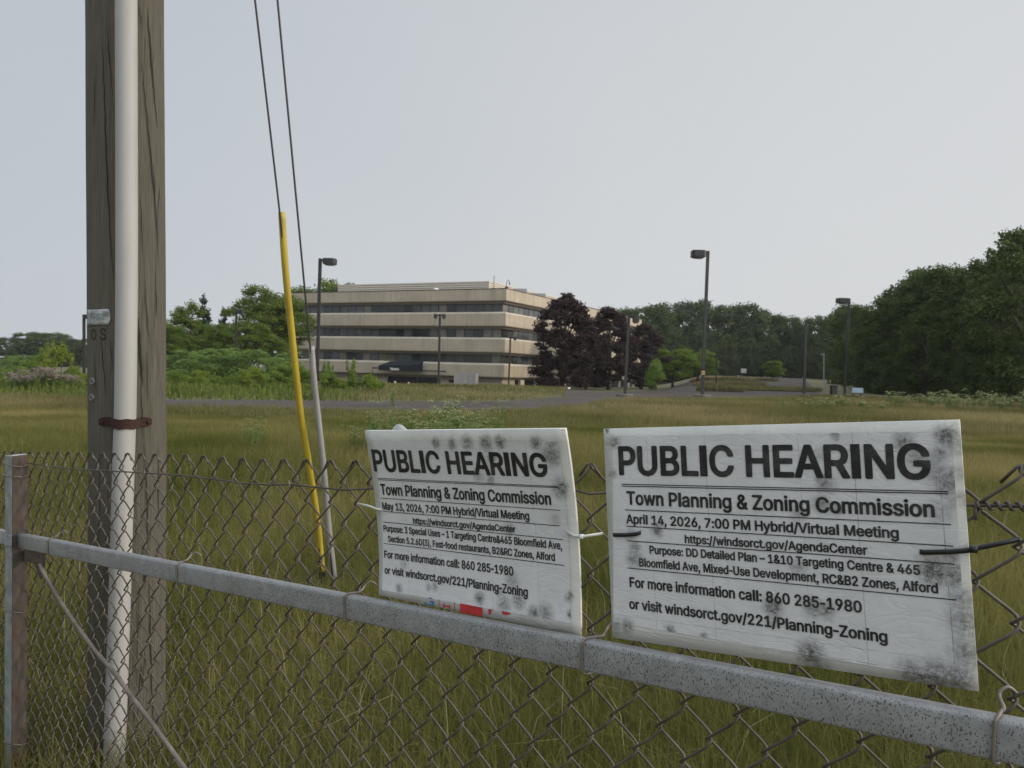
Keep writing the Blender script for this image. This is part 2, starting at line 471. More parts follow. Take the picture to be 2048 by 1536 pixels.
M_wire = simple('aged_fence_wire', (0.092, 0.076, 0.062), 0.5, 0.4, 25, 0.4)
M_tie = simple('dull_tie_wire', (0.19, 0.165, 0.14), 0.5, 0.45, 40, 0.35)
def rustmat():
    mt, n, b = newmat('rust_streaked_steel')
    v = coords(n, (1, 1, 0.18), 'Object')
    f = noise(n, v, 70, 6, 0.7); g = noise(n, coords(n), 12, 4)
    c = mixc(n, mr(n, f, 0.35, 0.7), (0.044, 0.036, 0.029), (0.100, 0.080, 0.064))
    c = mixc(n, mr(n, g, 0.55, 0.7), c, (0.080, 0.035, 0.022))
    n.links.new(c, b.inputs['Base Color']); b.inputs['Roughness'].default_value = 0.8
    bump(n, b, f, 0.4, 0.002)
    return mt
M_rust = rustmat()
M_post = simple('grey_galvanised_post', (0.27, 0.29, 0.30), 0.5, 0.3, 30, 0.3, 0.2, 150)
M_darkrust = simple('dark_rusty_bracket', (0.075, 0.05, 0.038), 0.8, 0.2, 60, 0.5, 0.5, 200)
M_rod = simple('weathered_brace_rod', (0.15, 0.125, 0.105), 0.6, 0.3, 18, 0.4, 0.3, 120)

fence = empty('chain_link_fence', FP(-0.6, -1.25, 0), 'rusty chain link fence with a galvanised rail running along the bottom of the photo', 'fence')
# column positions measured along the fence
pk = [(10, 905, -8), (158, 907, 0), (371, 912, 8), (485, 920, 11), (711, 925, 16), (1180, 932, 23), (2042, 938, 30)]
pk_i = np.array([p[2] for p in pk], float)
pk_sh = [sh(onf(p[0], p[1])) for p in pk]
pk_s = np.array([a[0] for a in pk_sh]); pk_h = np.array([a[1] for a in pk_sh])
def col_s(i):
    if i < pk_i[0]: return pk_s[0] + (i - pk_i[0]) * 0.0735
    if i > pk_i[-1]: return pk_s[-1] + (i - pk_i[-1]) * 0.0755
    return float(np.interp(i, pk_i, pk_s))
def top_h(s): return float(np.interp(s, pk_s, pk_h))
HD, WR, DD = 0.0845, 0.0020, 0.0066
rnd = random.Random(3)
fab = MB()
for j in range(-48, 80):                    # wire j lies between half-columns j and j+1
    sL, sR = col_s(j / 2), col_s((j + 1) / 2)
    peak_left = (j % 2 == 0)
    c = (sL + sR) / 2; a = (sR - sL) / 2 + WR * 1.7
    sp = sL if peak_left else sR
    ht = top_h(sp)
    sgn = -1 if peak_left else 1
    pts = []
    # twisted selvage end that turns over the peak and back down the neighbour's strand
    L = 0.027
    dirx = -1 if peak_left else 1
    pts.append(FP(sp + dirx * L * 0.66, ht - L * 0.80 + 0.0065, sgn * -0.004 + 0.003 * sgn))
    pts.append(FP(sp + dirx * 0.004, ht + 0.002, sgn * -0.003))
    pts.append(FP(sp + dirx * 0.001, ht + 0.0045, 0.0))
    npd = 15 if -20 < j < 66 else 15
    ns = 16 if j > 20 else 12
    ja = rnd.uniform(-0.0012, 0.0012)
    for i in range(1, npd * ns + 1):
        ph = 2 * math.pi * i / ns
        cph = 0.955 * math.cos(ph)
        tri = math.asin(cph) / math.asin(0.955)
        g = math.sin(ph); g = g / math.sqrt(g * g + 0.06) * 1.03
        off = (-DD if peak_left else DD) * g
        hh = ht - HD * i / ns
        # strands bow slightly under tension
        x = c + sgn * a * tri + ja
        pts.append(FP(x, hh + 0.003 * (g if peak_left else -g) * 0.6, off))
    fab.tube(pts, WR, 6)
fab.build('mesh_fabric', M_wire, fence)

# rail
A = onf(50, 1070, 0.044); Bp = onf(2000, 1438, 0.044)
RD = (Bp - A).normalized()
RW = (WV - RD * WV.dot(RD)).normalized(); RM = RD.cross(RW); RM = -RM if RM.dot(MV) < 0 else RM
def RP(l, h, o): return A + RD * l + RW * h + RM * o          # o = 0 on the front face, negative behind it
def rail_l(px):
    lo, hi = -2.0, 5.0
    lo, hi = -0.8, (Bp - A).length + 0.25
    for _ in range(60):
        md = (lo + hi) / 2
        if proj(RP(md, 0, 0))[0] < px: lo = md
        else: hi = md
    return (lo + hi) / 2
RH, RDp = 0.0480, 0.021
prof = []
for (ch, co, a0) in ((-0.007, -0.007, 0), (-RH + 0.005, -0.005, -90), (-RH + 0.005, -RDp + 0.005, -180), (-0.006, -RDp + 0.006, -270)):
    r = 0.007 if a0 == 0 else 0.005
    for k in range(5):
        q = rad(90 + a0 - k * 22.5)
        prof.append((ch + r * math.sin(q), co + r * math.cos(q)))
rail = MB()
l0, l1 = rail_l(24), (Bp - A).length + 0.9
ls = [l0 + (l1 - l0) * k / 24 for k in range(25)]
rail.rings([[RP(l, h, o) for h, o in prof] for l in ls])
rail_o = rail.build('rail', M_rail, fence)
rail2 = MB(); l2 = rail_l(24) - 0.075
rail2.rings([[RP(l, h, o) for h, o in prof] for l in (l2 - 0.9, l2 - 0.4, l2)])
rail2.build('rail', M_rail, fence)
# tie wires over the rail
for px, sk in ((97, 0.012), (355, 0.016), (692, 0.028), (1168, 0.03), (1995, 0.006)):
    l = rail_l(px)
    t = MB()
    g = 0.0022
    pts = [RP(l + sk + 0.010, 0.010, -RDp - 0.026), RP(l + sk + 0.002, 0.020, -RDp - 0.018), RP(l + sk - 0.006, 0.014, -RDp - 0.010),
           RP(l + sk * 0.8, 0.006, -RDp + 0.004), RP(l + sk * 0.4, g + 0.001, -0.012), RP(l + 0.001, g, -0.004), RP(l - 0.002, -0.003, g + 0.0005),
           RP(l - 0.004, -0.020, g), RP(l - 0.006, -RH + 0.003, g), RP(l - 0.005, -RH - g - 0.001, -0.004), RP(l - 0.002, -RH - 0.006, -0.016),
           RP(l + 0.006, -RH - 0.002, -RDp - 0.012), RP(l + 0.012, -RH + 0.004, -RDp - 0.02)]
    out = []
    for i in range(len(pts) - 1):
        p0, p1, p2, p3 = pts[max(i - 1, 0)], pts[i], pts[i + 1], pts[min(i + 2, len(pts) - 1)]
        for k in range(4):
            u = k / 4
            out.append(0.5 * ((2 * p1) + (p2 - p0) * u + (2 * p0 - 5 * p1 + 4 * p2 - p3) * u * u + (3 * p1 - p0 - 3 * p2 + p3) * u ** 3))
    out.append(pts[-1])
    t.tube(out, 0.0021, 7)
    t.build('tie_wire', M_tie, rail_o)

# post on the left, with bracket, bands and brace rod
def prism(mb, pxs, o0, o1):
    r0 = [onf(x, y, o0) for x, y in pxs]; r1 = [onf(x, y, o1) for x, y in pxs]
    mb.rings([r0, r1])
post = MB()
PB = 1720
def vert_slab(mb, x0, x1, y0, o0, o1, xb0, xb1):
    # upright slab given by its pixel edges at the top (y0) and at the bottom of the photo
    tl, tr = onf(x0, y0, o1), onf(x1, y0, o1)
    bl, br = onf(xb0, 1536, o1), onf(xb1, 1536, o1)
    k = (tl.z + 0.08) / (tl.z - bl.z)
    bl = tl + (bl - tl) * k; br = tr + (br - tr) * k
    dp = MV * (o0 - o1)
    r1 = [tl, tr, br, bl]; r0 = [p + dp for p in r1]
    mb.rings([r0, r1])
vert_slab(post, 10, 23, 911, 0.010, 0.056, 8, 21)
post_o = post.build('post', M_post, fence, smooth=False, bevel=0.003)
web = MB(); vert_slab(web, 24.6, 26.2, 912, 0.011, 0.054, 22.6, 24.2)
web.build('post_web', M_rust, post_o, smooth=False)
br = MB(); prism(br, [(9, 1069), (24, 1070), (24, 1094), (9, 1092)], 0.0565, 0.0625)
br.build('rail_clamp', M_post, post_o, smooth=False, bevel=0.002)
br = MB(); prism(br, [(49, 1099), (92, 1108), (91, 1128), (85, 1160), (79, 1157), (68, 1127), (49, 1122)], 0.018, 0.04)
br.build('brace_bracket', M_darkrust, post_o, smooth=False, bevel=0.003)
for y0, dy in ((926, 6), (951, 2), (1221, 3), (1486, 3)):
    t = MB()
    t.tube([onf(58, y0 + dy - 3, 0.004), onf(50, y0 + dy - 1, 0.034), onf(46, y0 + dy + 2, 0.048), onf(24, y0 + dy, 0.060), onf(10, y0, 0.059), onf(7, y0 - 2, 0.03), onf(7, y0 - 3, 0.0)], 0.0022, 7)
    t.build('tie_wire', M_tie, post_o)
rod = MB()
rpx = [(80, 1128), (86, 1143), (110, 1187), (150, 1247), (190, 1302), (230, 1347), (255, 1382), (290, 1428), (330, 1482), (370, 1537), (480, 1690)]
rod.tube([onf(x, y, 0.045) for x, y in rpx], 0.0058, 10)
rod.build('brace_rod', M_rod, fence)
# top tension wire, wavy
tw = MB()
tp = [(-120, 918), (10, 925), (65, 927), (95, 932), (145, 938), (222, 942), (290, 946), (342, 949), (400, 955), (440, 960), (480, 966), (540, 970), (578, 969), (620, 973), (690, 980), (743, 977), (800, 984),
      (900, 986), (1010, 986), (1100, 988), (1150, 981), (1180, 988), (1216, 985), (1400, 996), (1700, 1004), (1940, 1010), (2048, 1012), (2200, 1018)]
tw.tube([onf(x, y, 0.0075 + 0.001 * math.sin(i)) for i, (x, y) in enumerate(tp)], 0.0019, 7)
tw_o = tw.build('tension_wire', M_wire, fence)
cw = MB(); pts = []
q0, q1 = onf(1952, 1010, 0.0075), onf(2150, 1016, 0.0075)
ax = (q1 - q0).normalized(); e1 = WV; e2 = MV
pts += [q0 - WV * 0.016 + MV * 0.003, q0 - WV * 0.006 + MV * 0.0035]
for k in range(90):
    u = k / 89; q = u * 2 * math.pi * 9
    pts.append(q0 + (q1 - q0) * u + (e1 * math.cos(q) + e2 * math.sin(q)) * 0.0040)
cw.tube(pts, 0.0020, 7); cw.build('wire_splice', M_wire, tw_o)
for px, py in ((95, 933), (290, 947), (579, 969)):
    r_ = MB(); c = onf(px, py, 0.008); pts = [c + (WV * math.cos(q) + (TV * 0.6 + MV * 0.5) * math.sin(q)) * 0.0085 for q in [2 * math.pi * k / 18 * 1.15 for k in range(19)]]
    r_.tube(pts, 0.0013, 6); r_.build('hog_ring', M_tie, tw_o)

# ------------------------------------------------------------------ signs
def board_mat(name, P2UV, stains, paper=False, lines=()):
    mt, n, b = newmat(name)
    t = n.nodes.new('ShaderNodeTexCoord')
    mp = n.nodes.new('ShaderNodeMapping'); mp.inputs['Scale'].default_value = (1.5, 1, 1)
    n.links.new(t.outputs['UV'], mp.inputs['Vector'])
    uv = mp.outputs['Vector']
    nz = N(n, 'ShaderNodeTexNoise', Scale=26, Detail=5, Roughness=0.7); n.links.new(uv, nz.inputs['Vector'])
    wv = n.nodes.new('ShaderNodeVectorMath'); wv.operation = 'MULTIPLY_ADD'; wv.inputs[1].default_value = (0.05,) * 3
    n.links.new(nz.outputs['Color'], wv.inputs[0]); n.links.new(uv, wv.inputs[2])
    off = n.nodes.new('ShaderNodeVectorMath'); off.operation = 'SUBTRACT'; off.inputs[1].default_value = (0.025,) * 3
    n.links.new(wv.outputs[0], off.inputs[0])
    acc = None
    for px, py, r, s in stains:
        u, v = P2UV(px, py)
        d = n.nodes.new('ShaderNodeVectorMath'); d.operation = 'DISTANCE'; d.inputs[1].default_value = (u * 1.5, v, 0)
        n.links.new(off.outputs[0], d.inputs[0])
        f = mr(n, d.outputs['Value'], 0.1 * r, (r if r < 0.065 else 0.065 + 0.62 * (r - 0.065)), min(1.0, s * 1.1), 0.0, True)
        acc = f if acc is None else mth(n, 'MAXIMUM', acc, f)
    spk = noise(n, uv, 120, 3, 0.6)
    spots = mth(n, 'MULTIPLY', mr(n, spk, 0.68, 0.74), 0.5)
    rmp = n.nodes.new('ShaderNodeMapping'); rmp.inputs['Scale'].default_value = (1, 0.06, 1); n.links.new(uv, rmp.inputs['Vector'])
    runs = mth(n, 'MULTIPLY', mr(n, noise(n, rmp.outputs[0], 60, 3, 0.6), 0.60, 0.72), mth(n, 'MULTIPLY', mr(n, noise(n, uv, 4, 3), 0.45, 0.65), 0.22))
    spots = mth(n, 'MAXIMUM', spots, runs)
    tx = mth(n, 'ADD', mr(n, noise(n, uv, 48, 6, 0.8), 0.33, 0.60, 0.22, 1.0), mth(n, 'MULTIPLY', mr(n, noise(n, uv, 150, 2), 0.55, 0.68), 0.30))
    dirt = mth(n, 'MULTIPLY', acc, tx)
    dirt = mth(n, 'MINIMUM', mth(n, 'ADD', dirt, mth(n, 'MULTIPLY', mr(n, noise(n, uv, 5, 5, 0.7), 0.45, 0.8), 0.16)), 0.92)
    dirt = mth(n, 'MAXIMUM', dirt, spots)
    clean = (0.63, 0.635, 0.645) if paper else (0.585, 0.585, 0.55)
    base = mixc(n, mr(n, noise(n, uv, 3, 4), 0.3, 0.7), clean, tuple(c * 0.9 for c in clean))
    # flute lines of the board / seams of the clear tape
    sep = n.nodes.new('ShaderNodeSeparateXYZ'); n.links.new(uv, sep.inputs[0])
    for axis_, pos, a0, a1, st in lines:
        q = mth(n, 'ABSOLUTE', mth(n, 'SUBTRACT', mth(n, 'ADD', sep.outputs[axis_], mth(n, 'MULTIPLY', sep.outputs[1 - axis_], 0.01)), pos * (1.5 if axis_ == 0 else 1)))
        ln = mth(n, 'MULTIPLY', mr(n, q, 0.0008, 0.0026, st, 0), mr(n, noise(n, uv, 18, 3), 0.3, 0.55))
        dirt = mth(n, 'MAXIMUM', dirt, ln)
    c = mixc(n, dirt, base, (0.034, 0.030, 0.026))
    n.links.new(c, b.inputs['Base Color'])
    b.inputs['Roughness'].default_value = 0.42
    b.inputs['Specular IOR Level'].default_value = 0.4
    wr = N(n, 'ShaderNodeTexNoise', Scale=4, Detail=3, Roughness=0.5, Distortion=1.2)
    wmp = n.nodes.new('ShaderNodeMapping'); wmp.inputs['Scale'].default_value = (1.0, 2.6, 1); wmp.inputs['Rotation'].default_value = (0, 0, 0.3)
    n.links.new(uv, wmp.inputs['Vector']); n.links.new(wmp.outputs[0], wr.inputs['Vector'])
    crease = mth(n, 'ABSOLUTE', mth(n, 'SUBTRACT', wr.outputs['Fac'], 0.5))
    hsum = mth(n, 'ADD', mth(n, 'MULTIPLY', mr(n, crease, 0, 0.05), 0.5), noise(n, uv, 7, 2))
    bump(n, b, hsum, 0.16, 0.004)
    return mt

class Sign:
    def __init__(s, rows):
        # rows: list of (v, (px,py) left, (px,py) right, off)
        s.rows = [(v, onf(*a, o), onf(*c, o)) for v, a, c, o in rows]
    def P0(s, u, v):
        vs = [r[0] for r in s.rows]
        L = Vector(); R = Vector()
        for i, (vi, l, r) in enumerate(s.rows):
            wgt = 1.0
            for j, vj in enumerate(vs):
                if j != i: wgt *= (v - vj) / (vi - vj)
            L += l * wgt; R += r * wgt
        return L * (1 - u) + R * u
    def P(s, u, v, off=0.0):
        p = s.P0(u, v)
        if off:
            du = s.P0(u + 0.01, v) - s.P0(u - 0.01, v); dv = s.P0(u, v + 0.01) - s.P0(u, v - 0.01)
            nn = du.cross(dv).normalized()
            if nn.dot(MV) < 0: nn = -nn
            p = p + nn * off
        return p
    def uv(s, px, py):
        u, v = 0.5, 0.5
        for _ in range(12):
            x0, y0 = proj(s.P0(u, v)); e = 1e-3
            xu, yu = proj(s.P0(u + e, v)); xv, yv = proj(s.P0(u, v + e))
            a, b_, c, d = (xu - x0) / e, (xv - x0) / e, (yu - y0) / e, (yv - y0) / e
            det = a * d - b_ * c; rx, ry = px - x0, py - y0
            u += (d * rx - b_ * ry) / det; v += (-c * rx + a * ry) / det
        return u, v
    def sheet(s, name, mat, parent, poly, off, thick=0.0, nu=24, nv=16):
        # poly: (u,v) of four corners TL TR BR BL
        tl, tr, br_, bl = poly
        V = []; UVs = []
        for j in range(nv + 1):
            for i in range(nu + 1):
                a, b_ = i / nu, j / nv
                u = (bl[0] * (1 - a) + br_[0] * a) * (1 - b_) + (tl[0] * (1 - a) + tr[0] * a) * b_
                v = (bl[1] * (1 - a) + br_[1] * a) * (1 - b_) + (tl[1] * (1 - a) + tr[1] * a) * b_
                V.append(s.P(u, v, off)); UVs.append((u, v))
        Fs = [(j * (nu + 1) + i, j * (nu + 1) + i + 1, (j + 1) * (nu + 1) + i + 1, (j + 1) * (nu + 1) + i) for j in range(nv) for i in range(nu)]
        me = bpy.data.meshes.new(name); me.from_pydata([tuple(p) for p in V], [], Fs)
        # face the camera
        ul = me.uv_layers.new(name='UVMap')
        for lp in me.loops: ul.data[lp.index].uv = UVs[lp.vertex_index]
        me.update()
        o = link(name, me, mat, parent)
        if me.polygons[0].normal.dot(MV) < 0: me.flip_normals()
        for p in me.polygons: p.use_smooth = True
        if thick:
            so_ = o.modifiers.new('solid', 'SOLIDIFY'); so_.thickness = thick; so_.offset = -1
        return o
_cap = [None]
